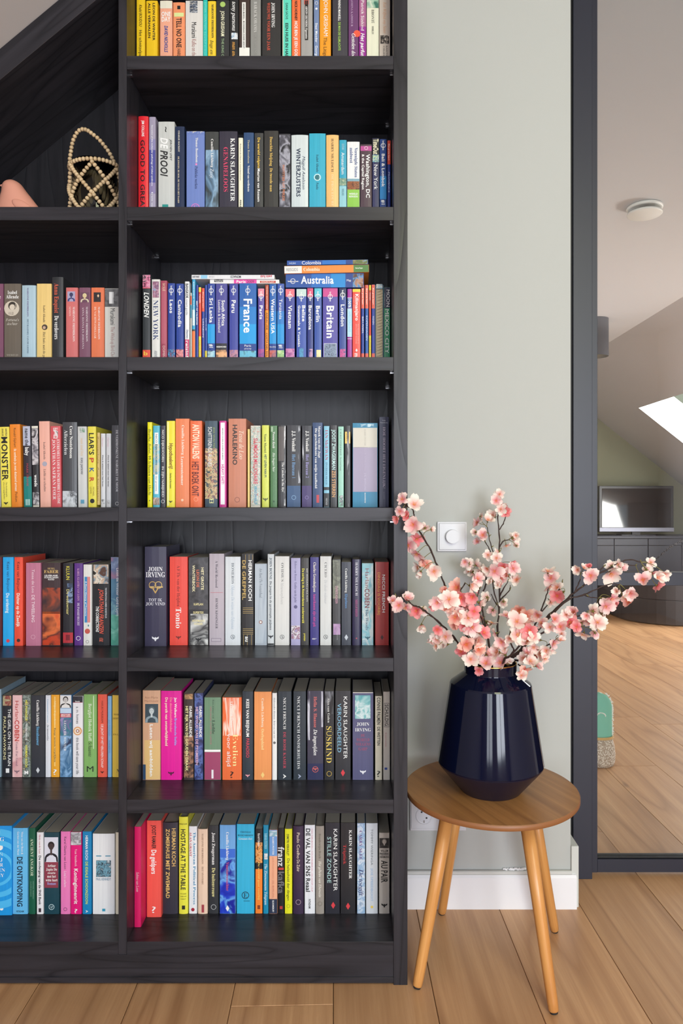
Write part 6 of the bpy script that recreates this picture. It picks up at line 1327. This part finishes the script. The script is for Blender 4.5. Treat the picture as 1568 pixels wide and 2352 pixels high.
def branch(label, stems, Ys_, fl, nodes=()):
    """stems: list of px polylines with depth at both ends; first is the main one. fl: (x, y, size px, tint[, face])"""
    main = stems[0]
    b0 = px(main[0][0], main[0][1], main[0][2])
    root = thing('blossom_branch', label, 'branch', b0, 'artificial blossom branches in the navy vase')
    V, Fc = [], []
    dense = []
    for si, st in enumerate(stems):
        pts = [px(x, y, Y) - b0 for x, y, Y in st]
        r0, r1 = (.0029, .0013) if si == 0 else (.0018, .0010)
        if si == 0:
            # down into the vase
            low = Vector((.330 + (b0.x - .330) * .5, 1.735 + (b0.y - 1.735) * .4, .52)) - b0
            pts = [low] + pts
        rd = [r0 + (r1 - r0) * i / (len(pts) - 1) for i in range(len(pts))]
        P_, Rr = smooth_path(pts, rd, 5)
        P_ = [p + Vector((RF.uniform(-1, 1), RF.uniform(-1, 1), RF.uniform(-1, 1))) * .0010 for p in P_]
        Rr = [r * RF.uniform(.82, 1.25) for r in Rr]
        tube(P_, Rr, 7, True, V, Fc)
        dense += P_[5:] if si == 0 else P_
    obj('stem', (V, Fc), M_stem, root, smooth=True)
    V, Fc = [], []
    for f_ in fl:
        x, y, d, tint = f_[:4]
        # depth of the closest stem point in the picture
        def pix(p):
            w_ = p + b0; return (VX + w_.x * F / w_.y, VY - (w_.z - CH) * F / w_.y)
        best = min(dense, key=lambda p: (pix(p)[0] - x) ** 2 + (pix(p)[1] - y) ** 2)
        Yb = (best + b0).y
        Y = Yb - RF.uniform(-.012, .030)
        if len(f_) > 5: Y = f_[5]
        Y = min(Y, 1.94)
        if x < 938: Y = min(Y, 1.615)
        P = px(x, y, Y) - b0
        r = d / 2 * Y / F * 1.38
        tocam = (CAMP - (P + b0)).normalized()
        away = (P - best); away = away.normalized() if away.length > 1e-4 else Vector((0, 0, 1))
        mode = f_[4] if len(f_) > 4 else RF.choice('ffffss')
        rndv = Vector((RF.uniform(-1, 1), RF.uniform(-1, 1), RF.uniform(-1, 1)))
        if mode == 'f': fc = tocam + rndv * .38 + away * .15
        elif mode == 's': fc = tocam * .55 + rndv * .6 + away * .5
        else: fc = -tocam * .7 + rndv * .5 + away * .4       # turned away: calyx seen
        blossom(root, P, r, tint, fc)
        # stalk
        back = P - fc.normalized() * (r * .26)
        mid = (best + back) / 2 - fc.normalized() * .006 + Vector((0, 0, .003))
        sp_, sr_ = smooth_path([best, mid, back], [.0008, .0007, .0008], 3)
        tube(sp_, sr_, 5, True, V, Fc)
    # small knots with scales on the stem
    for k in range(max(3, len(fl) // 3)):
        p = RF.choice(dense)
        tube([p, p + Vector((RF.uniform(-.006, .006), -.003, RF.uniform(.002, .008)))], [.0016, .0008], 5, True, V, Fc)
    obj('stalks', (V, Fc), M_ped, root, smooth=True)['kind'] = 'stuff'
    return root

branch('tall left branch arching past the dimmer switch to the bookcase edge',
 [[(1098, 1530, 1.735), (1082, 1482, 1.73), (1052, 1420, 1.72), (1023, 1350, 1.71), (1004, 1300, 1.70), (984, 1256, 1.685), (962, 1218, 1.66), (951, 1190, 1.64), (948, 1172, 1.63), (930, 1158, 1.61)]], 0,
 [(925, 1147, 26, 'p', 's'), (950, 1160, 35, 'w', 'f'), (919, 1174, 22, 'p', 's'), (913, 1191, 24, 'd', 's'), (936, 1186, 24, 'd', 's'), (949, 1205, 37, 'p', 'f'), (976, 1212, 22, 'w', 'b'), (990, 1216, 16, 'w', 'b'),
  (957, 1238, 27, 'd', 'f'), (938, 1252, 35, 'p', 'f'), (951, 1222, 24, 'p', 'b'), (958, 1271, 30, 'p', 's'), (972, 1282, 26, 'p', 's'), (977, 1297, 24, 'c', 'f'), (962, 1303, 26, 'w', 's'), (966, 1314, 24, 'w', 's'), (996, 1312, 36, 'w', 's')])
branch('low left branch reaching out over the bookcase side panel',
 [[(1096, 1532, 1.725), (1062, 1492, 1.70), (1040, 1462, 1.68), (1010, 1432, 1.66), (985, 1410, 1.64), (965, 1396, 1.63), (948, 1390, 1.62), (926, 1372, 1.61), (905, 1370, 1.60)]], 0,
 [(902, 1378, 22, 'p', 's'), (916, 1390, 30, 'p', 'f'), (932, 1394, 26, 'p', 's'), (934, 1376, 30, 'p', 'f'), (957, 1403, 28, 'd', 'f'), (972, 1402, 20, 'w', 'b'), (968, 1436, 26, 'w', 's'), (1003, 1446, 24, 'd', 's'), (1024, 1462, 33, 'w', 'f'), (1005, 1468, 32, 'w', 'f'), (1026, 1480, 26, 'w', 's'), (990, 1474, 18, 'p', 's'), (1012, 1458, 22, 'w', 's'), (1058, 1497, 30, 'd', 'f'), (1002, 1484, 18, 'w', 's')])
branch('dense front branch massed with coral and white blossoms left of centre',
 [[(1108, 1535, 1.70), (1092, 1500, 1.67), (1078, 1460, 1.65), (1068, 1420, 1.635), (1060, 1385, 1.63), (1056, 1358, 1.63), (1068, 1340, 1.64)],
  [(1068, 1420, 1.635), (1040, 1398, 1.62), (1015, 1384, 1.61)], [(1066, 1410, 1.635), (1090, 1385, 1.63), (1102, 1350, 1.64)]], 0,
 [(1050, 1350, 34, 'c', 'f'), (1024, 1358, 26, 'c', 's'), (1031, 1378, 40, 'w', 'f'), (1058, 1372, 34, 'd', 'f'), (1084, 1370, 30, 'd', 'f'), (1098, 1350, 26, 'd', 's'), (1096, 1330, 30, 'p', 's'), (1080, 1345, 32, 'w', 's'), (1004, 1384, 30, 'p', 's'), (994, 1392, 18, 'd', 's'), (1024, 1397, 28, 'c', 's'),
  (1062, 1398, 42, 'p', 'f'), (1088, 1404, 28, 'd', 'f'), (1100, 1384, 32, 'w', 's'), (1046, 1418, 30, 'c', 's'), (1052, 1436, 34, 'c', 's'), (1074, 1420, 36, 'w', 's'), (1084, 1440, 36, 'p', 'f'), (1096, 1470, 36, 'w', 'f'), (1110, 1454, 30, 'd', 's'), (1056, 1410, 26, 'p', 's'),
  (1070, 1480, 34, 'c', 'f'), (1098, 1492, 30, 'c', 's'), (1102, 1506, 26, 'd', 's'), (1080, 1514, 32, 'w', 'f'), (1092, 1504, 26, 'p', 's'), (1116, 1524, 38, 'p', 'f'), (1099, 1540, 20, 'd', 's'), (1118, 1503, 30, 'p', 's'), (1088, 1450, 26, 'c', 's'), (1034, 1404, 22, 'w', 's'), (1075, 1396, 24, 'p', 's'), (1066, 1432, 28, 'd', 's')])
branch('thin dark branch close to the wall left of the tallest one',
 [[(1124, 1505, 1.80), (1117, 1450, 1.84), (1107, 1400, 1.865), (1107, 1370, 1.88), (1115, 1340, 1.885), (1113, 1315, 1.89), (1100, 1300, 1.90), (1078, 1290, 1.90)], [(1113, 1440, 1.84), (1104, 1418, 1.84), (1100, 1405, 1.84)], [(1108, 1396, 1.865), (1118, 1380, 1.87)]], 0,
 [(1067, 1290, 20, 'p', 's'), (1076, 1296, 24, 'w', 'b'), (1078, 1312, 22, 'w', 's'), (1092, 1298, 24, 'w', 'b'), (1086, 1314, 26, 'w', 'b'), (1103, 1316, 26, 'w', 'b'), (1110, 1309, 20, 'w', 's'), (1118, 1372, 24, 'w', 'b'), (1118, 1430, 28, 'w', 'b'), (1128, 1432, 22, 'w', 's'), (1108, 1420, 16, 'p', 's')])
branch('tallest upright branch with blossoms at its tip',
 [[(1142, 1505, 1.84), (1142, 1440, 1.86), (1147, 1380, 1.87), (1144, 1300, 1.875), (1147, 1240, 1.88), (1143, 1190, 1.88), (1150, 1150, 1.88)],
  [(1144, 1395, 1.86), (1132, 1340, 1.86), (1136, 1285, 1.865), (1124, 1240, 1.87), (1119, 1212, 1.87)], [(1147, 1216, 1.88), (1157, 1200, 1.88), (1162, 1180, 1.88)], [(1146, 1258, 1.88), (1155, 1243, 1.89), (1170, 1240, 1.89)],
  [(1136, 1285, 1.865), (1120, 1255, 1.875), (1112, 1240, 1.88)], [(1146, 1370, 1.87), (1160, 1345, 1.86), (1168, 1335, 1.86)], [(1147, 1378, 1.87), (1168, 1358, 1.86), (1172, 1345, 1.86)], [(1140, 1390, 1.87), (1128, 1365, 1.87)]], 0,
 [(1147, 1135, 20, 'w', 's'), (1139, 1150, 24, 'p', 's'), (1151, 1158, 26, 'p', 's'), (1160, 1177, 24, 'd', 'f'), (1134, 1186, 32, 'w', 'f'), (1150, 1170, 22, 'w', 's'), (1120, 1196, 26, 'w', 's'), (1104, 1186, 20, 'w', 'b'), (1097, 1201, 22, 'p', 's'), (1092, 1222, 18, 'w', 'b'), (1108, 1229, 30, 'p', 'f'), (1096, 1244, 18, 'p', 's'),
  (1177, 1236, 24, 'w', 'b'), (1184, 1230, 18, 'w', 's'), (1162, 1252, 18, 'w', 's'), (1186, 1253, 18, 'w', 'b'), (1120, 1274, 22, 'w', 's'), (1146, 1266, 22, 'w', 'b'), (1140, 1282, 24, 'w', 's'), (1155, 1302, 30, 'd', 'f'), (1136, 1312, 36, 'p', 'f'), (1165, 1322, 32, 'p', 's'), (1178, 1306, 26, 'p', 's'), (1186, 1332, 32, 'w', 'f'), (1118, 1306, 24, 'w', 's'), (1175, 1292, 18, 'd', 's'), (1150, 1330, 26, 'p', 's'), (1130, 1335, 22, 'w', 's'), (1148, 1345, 24, 'w', 's'), (1131, 1402, 22, 'p', 'b'), (1156, 1382, 24, 'w', 'b'), (1138, 1455, 26, 'p', 'b')])
branch('longest right branch crossing the dark door frame to the far end',
 [[(1162, 1535, 1.73), (1190, 1500, 1.72), (1222, 1455, 1.715), (1262, 1412, 1.71), (1298, 1378, 1.70), (1330, 1352, 1.69), (1362, 1326, 1.68), (1400, 1305, 1.675), (1424, 1291, 1.67), (1448, 1286, 1.67), (1472, 1291, 1.67)],
  [(1318, 1362, 1.69), (1328, 1340, 1.69), (1332, 1330, 1.69)], [(1400, 1305, 1.675), (1430, 1297, 1.67), (1460, 1299, 1.66)], [(1362, 1326, 1.68), (1380, 1306, 1.68), (1390, 1298, 1.68)]], 0,
 [(1326, 1309, 24, 'w', 's'), (1340, 1305, 18, 'w', 's'), (1356, 1322, 36, 'p', 'f'), (1352, 1302, 18, 'd', 's'), (1402, 1316, 40, 'w', 's'), (1404, 1300, 22, 'w', 'b'), (1426, 1303, 24, 'p', 'b'), (1420, 1297, 20, 'w', 's'), (1475, 1332, 40, 'p', 'f'), (1494, 1292, 22, 'w', 's'), (1484, 1308, 22, 'w', 'b'), (1497, 1316, 26, 'p', 's'), (1508, 1326, 32, 'w', 's'), (1526, 1318, 24, 'w', 's'), (1508, 1345, 24, 'd', 's')])
branch('short right branch drooping just below the longest one',
 [[(1166, 1535, 1.71), (1200, 1492, 1.70), (1250, 1430, 1.69), (1302, 1378, 1.675), (1330, 1370, 1.67), (1362, 1357, 1.66), (1396, 1342, 1.655), (1424, 1343, 1.65)], [(1340, 1366, 1.67), (1358, 1372, 1.665), (1375, 1373, 1.66)]], 0,
 [(1392, 1392, 34, 'p', 'f'), (1404, 1374, 30, 'p', 's'), (1382, 1396, 22, 'p', 's'), (1416, 1358, 22, 'w', 's'), (1444, 1362, 38, 'p', 'f'), (1430, 1368, 24, 'w', 's'), (1444, 1382, 26, 'c', 's'), (1410, 1384, 22, 'd', 's')])
branch('upright right branch ending before the pale wall strip by the door',
 [[(1160, 1535, 1.80), (1195, 1490, 1.81), (1225, 1440, 1.82), (1245, 1395, 1.83), (1256, 1362, 1.83), (1262, 1335, 1.83)], [(1236, 1418, 1.825), (1260, 1385, 1.825), (1275, 1370, 1.82)], [(1275, 1370, 1.82), (1288, 1345, 1.82), (1292, 1330, 1.82)]], 0,
 [(1258, 1314, 26, 'w', 's'), (1265, 1328, 32, 'p', 's'), (1262, 1345, 30, 'p', 's'), (1280, 1350, 30, 'w', 's'), (1279, 1368, 30, 'd', 'f'), (1293, 1360, 26, 'p', 's'), (1264, 1382, 24, 'w', 's'), (1234, 1412, 30, 'p', 's'), (1216, 1424, 26, 'w', 's'), (1192, 1402, 28, 'c', 's'), (1208, 1414, 28, 'c', 's'), (1162, 1414, 24, 'p', 's'), (1176, 1424, 24, 'w', 's')])
branch('thick lower right branch massed with blossoms over the vase shoulder',
 [[(1154, 1535, 1.69), (1172, 1505, 1.66), (1208, 1472, 1.64), (1250, 1452, 1.635), (1290, 1432, 1.63), (1330, 1414, 1.625), (1348, 1408, 1.62)], [(1180, 1495, 1.655), (1170, 1465, 1.645), (1176, 1440, 1.64), (1190, 1438, 1.64)], [(1290, 1432, 1.63), (1310, 1436, 1.63), (1330, 1440, 1.63)]], 0,
 [(1187, 1428, 40, 'w', 'f'), (1216, 1448, 34, 'd', 'f'), (1186, 1457, 38, 'w', 's'), (1210, 1474, 38, 'w', 's'), (1224, 1464, 26, 'w', 's'), (1272, 1422, 34, 'p', 's'), (1262, 1440, 26, 'w', 's'), (1286, 1440, 34, 'p', 'f'), (1318, 1406, 36, 'p', 'f'), (1308, 1428, 30, 'd', 'f'), (1334, 1430, 30, 'w', 's'), (1346, 1414, 22, 'p', 's'), (1362, 1404, 28, 'w', 'b'), (1372, 1430, 36, 'w', 'f'), (1352, 1426, 26, 'p', 'b'), (1324, 1440, 22, 'd', 's'), (1340, 1455, 28, 'w', 's'), (1366, 1454, 22, 'p', 'b'), (1384, 1420, 20, 'w', 's'),
  (1152, 1474, 30, 'p', 's'), (1160, 1482, 28, 'c', 's'), (1144, 1498, 32, 'w', 's'), (1160, 1504, 26, 'w', 's'), (1150, 1523, 34, 'p', 'f'), (1170, 1466, 26, 'w', 's'), (1166, 1524, 26, 'w', 's'), (1200, 1440, 26, 'c', 's'), (1244, 1432, 26, 'p', 's'), (1300, 1412, 24, 'w', 's')])
branch('drooping branch at lower right hanging over the vase rim',
 [[(1172, 1535, 1.735), (1200, 1518, 1.70), (1226, 1502, 1.69), (1250, 1488, 1.685), (1276, 1468, 1.68)], [(1190, 1526, 1.71), (1206, 1534, 1.69), (1212, 1540, 1.68)]], 0,
 [(1226, 1486, 26, 'w', 's'), (1240, 1500, 30, 'w', 's'), (1254, 1494, 28, 'w', 's'), (1228, 1506, 26, 'd', 's'), (1270, 1477, 26, 'p', 's'), (1286, 1470, 20, 'w', 's'), (1216, 1519, 30, 'w', 's'), (1232, 1530, 24, 'p', 's'), (1202, 1540, 30, 'c', 's'), (1198, 1552, 22, 'w', 's'), (1250, 1512, 26, 'w', 's'), (1264, 1490, 24, 'w', 's'), (1288, 1456, 20, 'w', 's'), (1210, 1502, 26, 'p', 's'), (1240, 1470, 24, 'w', 's'), (1202, 1512, 24, 'w', 's')])

# ============================================================ FAR ROOM
M_cab = plain('33343F', .4, name='dark_blue_grey_cabinet')
YC = 8.7
sb0 = thing('sideboard', 'long low dark blue-grey sideboard behind the glass door', 'sideboard', (3.4, YC, 0))
zc = px(0, 1231, YC).z
obj('body', box(-.9, .9, .022, .46, .03, zc - .03), plain('24252D', .5), sb0)
obj('top', box(-.92, .92, -.01, .47, zc - .03, zc, .003), M_cab, sb0)
obj('plinth', box(-.88, .88, .04, .44, 0, .03), M_cab, sb0)
xs_ = [-.9] + [px(x, 0, YC).x - 3.4 for x in (1332, 1410, 1488, 1565)] + [.9]
zd = px(0, 1253, YC).z
for a, b_ in zip(xs_[:-1], xs_[1:]):
    obj('drawer', box(a + .004, b_ - .004, 0, .020, zd + .004, zc - .036, .001), M_cab, sb0)
    obj('door', box(a + .004, b_ - .004, 0, .020, .035, zd - .004, .001), M_cab, sb0)
tv = thing('television', 'flat television with a silver lower bar on the dark sideboard', 'television', (px(1462, 0, 8.86).x, 8.86, zc))
sT = 8.86 / F
zT = lambda y: CH - (y - VY) * sT - zc
xT = lambda x: (x - 1462) * sT
x0, x1 = xT(1376), xT(1547)
obj('housing', box(x0, x1, .006, .07, zT(1222), zT(1116), .004), plain('17161A', .3), tv)
obj('screen', box(x0 + .035, x1 - .035, .0, .005, zT(1211), zT(1122)), plain('0B0B0E', .06, coat=.6), tv)
obj('lower_bar', box(x0, x1, -.008, .06, zT(1221), zT(1212), .002), plain('8C8C9A', .35, .3), tv)
obj('stand_neck', box(-.05, .05, .02, .05, .008, zT(1221)), plain('17161A', .4), tv)
obj('stand_foot', box(-.21, .21, -.06, .12, 0, .010, .002), plain('2A2A30', .25), tv)
# low rounded bench
bn = thing('round_bench', 'low dark upholstered bench with a rounded corner in the far room', 'bench', (0, 0, 0))
def rounded(pts, z0, z1):
    return poly_prism_z(pts, z0, z1)
def poly_prism_z(pts, z0, z1, bev=.02):
    bm = bmesh.new(); a = [bm.verts.new((x, y, z0)) for x, y in pts]; b_ = [bm.verts.new((x, y, z1)) for x, y in pts]
    n = len(pts)
    bm.faces.new(a[::-1]); tf = bm.faces.new(b_)
    for i in range(n): bm.faces.new((a[i], a[(i + 1) % n], b_[(i + 1) % n], b_[i]))
    bmesh.ops.bevel(bm, geom=list(tf.edges), offset=bev, segments=3, affect='EDGES')
    bmesh.ops.recalc_face_normals(bm, faces=bm.faces)
    return bm
YA = CH * F / (1440 - VY); 
cxr, cyr, rr_ = 3.0, YA + .5, .5
arc = [(cxr - rr_ * math.sin(t), cyr - rr_ * math.cos(t)) for t in [math.pi / 2 * i / 10 for i in range(11)]]
pts = arc[::-1] + [(4.3, YA), (4.3, YA + 1.1), (arc[-1][0], YA + 1.1)]
zbn = .37
obj('base', poly_prism_z(pts, .01, zbn * .62 - .004, .004), plain('2C2A2E', .6, name='dark_fabric'), bn)
obj('seat_cushion', poly_prism_z(pts, zbn * .62, zbn, .02), plain('322F33', .75, name='dark_cushion'), bn)
cb = thing('low_cabinet', 'low dark blue-grey cabinet behind the rounded bench', 'cabinet', (2.0, 7.28, 0))
obj('body', box(-.40, .43, 0, .5, 0, .33, .003), M_cab, cb)
obj('drawer', box(-.395, .425, -.012, -.0005, .02, .32, .001), M_cab, cb)

# drooping dried twig in a tall dark vase standing on the bench
YT = 6.95
tv_ = thing('dried_branch', 'drooping dark dried twig beyond the tips of the longest blossom branch', 'branch', (px(1600, 0, YT).x, YT, .37))
bz = Vector(tv_.location)
pth = [px(x, y, YT) - bz for x, y in ((1612, 1262), (1600, 1246), (1584, 1239), (1566, 1243), (1548, 1251), (1532, 1262), (1518, 1275), (1504, 1288))]
pp_, pr_ = smooth_path([Vector((0, 0, .30))] + pth, [.006] * 5 + [.005] * 4, 5)
V, Fc = tube(pp_, pr_, 6)
for i in range(14, len(pp_)):
    a = RF.uniform(0, 6.28); r_ = .016
    tube([pp_[i], pp_[i] + Vector((r_ * math.cos(a), -.004, r_ * math.sin(a)))], [.007, .003], 5, True, V, Fc)
obj('twig', (V, Fc), plain('2A2628', .7), tv_, smooth=True)
tvv = thing('floor_vase', 'tall dark vase holding the drooping twig, cut off by the right edge', 'vase', (px(1600, 0, YT).x, YT, .3705))
obj('body', lathe([(.001, 0), (.045, 0), (.06, .05), (.06, .16), (.03, .25), (.022, .30), (.026, .32)], 32), plain('1E1C20', .4), tvv, smooth=True)

# ceiling valve and spotlights
YV = (CZF - CH) * F / (VY - 474)
vv = thing('ceiling_vent', 'round white air valve on the far room ceiling', 'vent', (px(1480, 0, YV).x, YV, CZF))
obj('ring', lathe([(.001, -.001), (.088, -.001), (.092, -.006), (.090, -.014), (.078, -.017), (.070, -.010), (.001, -.010)], 48), plain('E6E6E2', .4), vv, smooth=True)
obj('disc', lathe([(.001, -.030), (.080, -.032), (.088, -.036), (.089, -.042), (.084, -.046), (.001, -.047)], 48), plain('E2E2DE', .4), vv, smooth=True)
obj('spindle', lathe([(.001, -.030), (.014, -.030), (.014, -.010), (.001, -.010)], 16), plain('77777A', .5), vv)
YP = (CZF - CH) * F / (VY - 733)
rp = 26 * YP / F
spx = px(1370, 0, YP).x
sp_ = thing('ceiling_spotlight', 'dark grey cylinder spotlight glowing warm beside the door frame', 'lamp', (spx, YP, CZF))
hh = 86 * YP / F
obj('housing', lathe([(.001, -.0005), (rp, -.0005), (rp, -hh), (rp - .006, -hh), (rp - .008, -hh + .10), (.001, -hh + .10)], 40), plain('55565C', .45), sp_, smooth=False)
eb = obj('bulb', lathe([(.001, -hh + .06), (.030, -hh + .065), (.034, -hh + .085), (.030, -hh + .098)], 20), None, sp_, smooth=True)
me_, nt, b = new_mat('warm_lamp'); b.inputs['Emission Color'].default_value = (1, .72, .36, 1); b.inputs['Emission Strength'].default_value = 9
eb.data.materials.append(me_)
l_ = bpy.data.lights.new('spotlight_bulb', 'SPOT'); l_.energy = 14; l_.color = (1, .75, .45); l_.spot_size = 1.6; l_.shadow_soft_size = .03
lo_ = bpy.data.objects.new('spotlight_bulb', l_); lo_.location = (spx, YP, CZF - hh + .04); COL.objects.link(lo_)

# cactus door stop
YK = 3.02; sK = YK / F
ck = thing('cactus_doorstop', 'teal fabric cactus doorstop with white fringe on a woven sack', 'doorstop', (px(1376, 0, YK).x, YK, 0))
zK = lambda y: CH - (y - VY) * sK
def pill(w_, dpt, z0, z1, topr, n=26, sq=1.0):
    rows_ = []
    m = 16
    for i in range(m + 1):
        t = i / m; z = z0 + (z1 - z0) * t
        k = 1.0
        if t > 1 - topr: k = math.sqrt(max(0, 1 - ((t - (1 - topr)) / topr) ** 2))
        rows_.append((max(k, .02), z))
    V, Fc = [], []
    for k, z in rows_:
        for i in range(n):
            a = 2 * math.pi * i / n
            V.append((w_ * k * math.cos(a), dpt * (.3 + .7 * k) * math.sin(a), z))
    for r_i in range(m):
        for i in range(n):
            j = (i + 1) % n; Fc.append((r_i * n + i, r_i * n + j, (r_i + 1) * n + j, (r_i + 1) * n + i))
    Fc.append(tuple(range(n))[::-1]); Fc.append(tuple(m * n + i for i in range(n)))
    return V, Fc
M_teal = wall_paint('teal_cotton', '6FB8A4', .9, 120)
obj('cactus', pill(.052, .030, zK(1694), zK(1590), .36), M_teal, ck, smooth=True)
# fringe around the outline: many short tufts
V, Fc = [], []
def tuft(c, nrm, ln, r):
    tube([c, Vector(c) + Vector(nrm) * ln], [r, r * .5], 4, True, V, Fc)
for i in range(420):
    t = RF.random(); side = RF.choice((-1, 1))
    zt_ = zK(1694) + (zK(1588) - zK(1694)) * t
    kk = 1.0 if t < .64 else math.sqrt(max(0, 1 - ((t - .64) / .36) ** 2))
    xx_ = side * .050 * kk
    if t > .97: xx_ = RF.uniform(-.02, .02)
    tuft((xx_, RF.uniform(-.014, .004), zt_), (side * RF.uniform(.2, 1) * (1 if kk > .5 else .4), RF.uniform(-.5, .2), RF.uniform(-.3, .6)), RF.uniform(.005, .010), .0014)
for i in range(160):
    a = RF.uniform(0, math.pi); q = RF.random()
    tuft((.012 + .018 * math.cos(a) - .015, -.030 + .004 * q, zK(1640) + .014 * math.sin(a)), (RF.uniform(-.5, .5), -1, RF.uniform(-.5, .5)), .005, .0015)
fr_ = obj('fringe', (V, Fc), plain('F0F0EC', .9), ck); fr_['kind'] = 'stuff'
mw, nt, b = new_mat('woven_sack')
N = nt.nodes; L = nt.links
tc = N.new('ShaderNodeTexCoord'); ck_ = N.new('ShaderNodeTexVoronoi'); ck_.inputs['Scale'].default_value = 170
cr = N.new('ShaderNodeValToRGB'); cr.color_ramp.elements[0].color = (*lin('DDD3C6'), 1); cr.color_ramp.elements[1].color = (*lin('9C8A7A'), 1)
cr.color_ramp.elements[0].position = .25; cr.color_ramp.elements[1].position = .6
L.new(tc.outputs['Object'], ck_.inputs[0]); L.new(ck_.outputs[0], cr.inputs[0]); L.new(cr.outputs[0], b.inputs['Base Color']); b.inputs['Roughness'].default_value = .95
V, Fc = [], []
prof_ = [(.030, .001), (.058, .004), (.064, .02), (.066, .05), (.062, .085), (.054, zK(1695))]
v_, f_ = lathe(prof_, 30, True)
obj('sack', ([(x * 1.0, y * .72, z) for x, y, z in v_], f_), mw, ck, smooth=True)
V, Fc = [], []
for q in range(3):
    pts = [(.0560 * math.cos(a), .0560 * .74 * math.sin(a), zK(1692) - .0005 + q * .0036) for a in [2 * math.pi * i / 28 for i in range(29)]]
    tube(pts, .0021, 6, True, V, Fc)
obj('rope', (V, Fc), plain('C9A468', .8), ck, smooth=True)
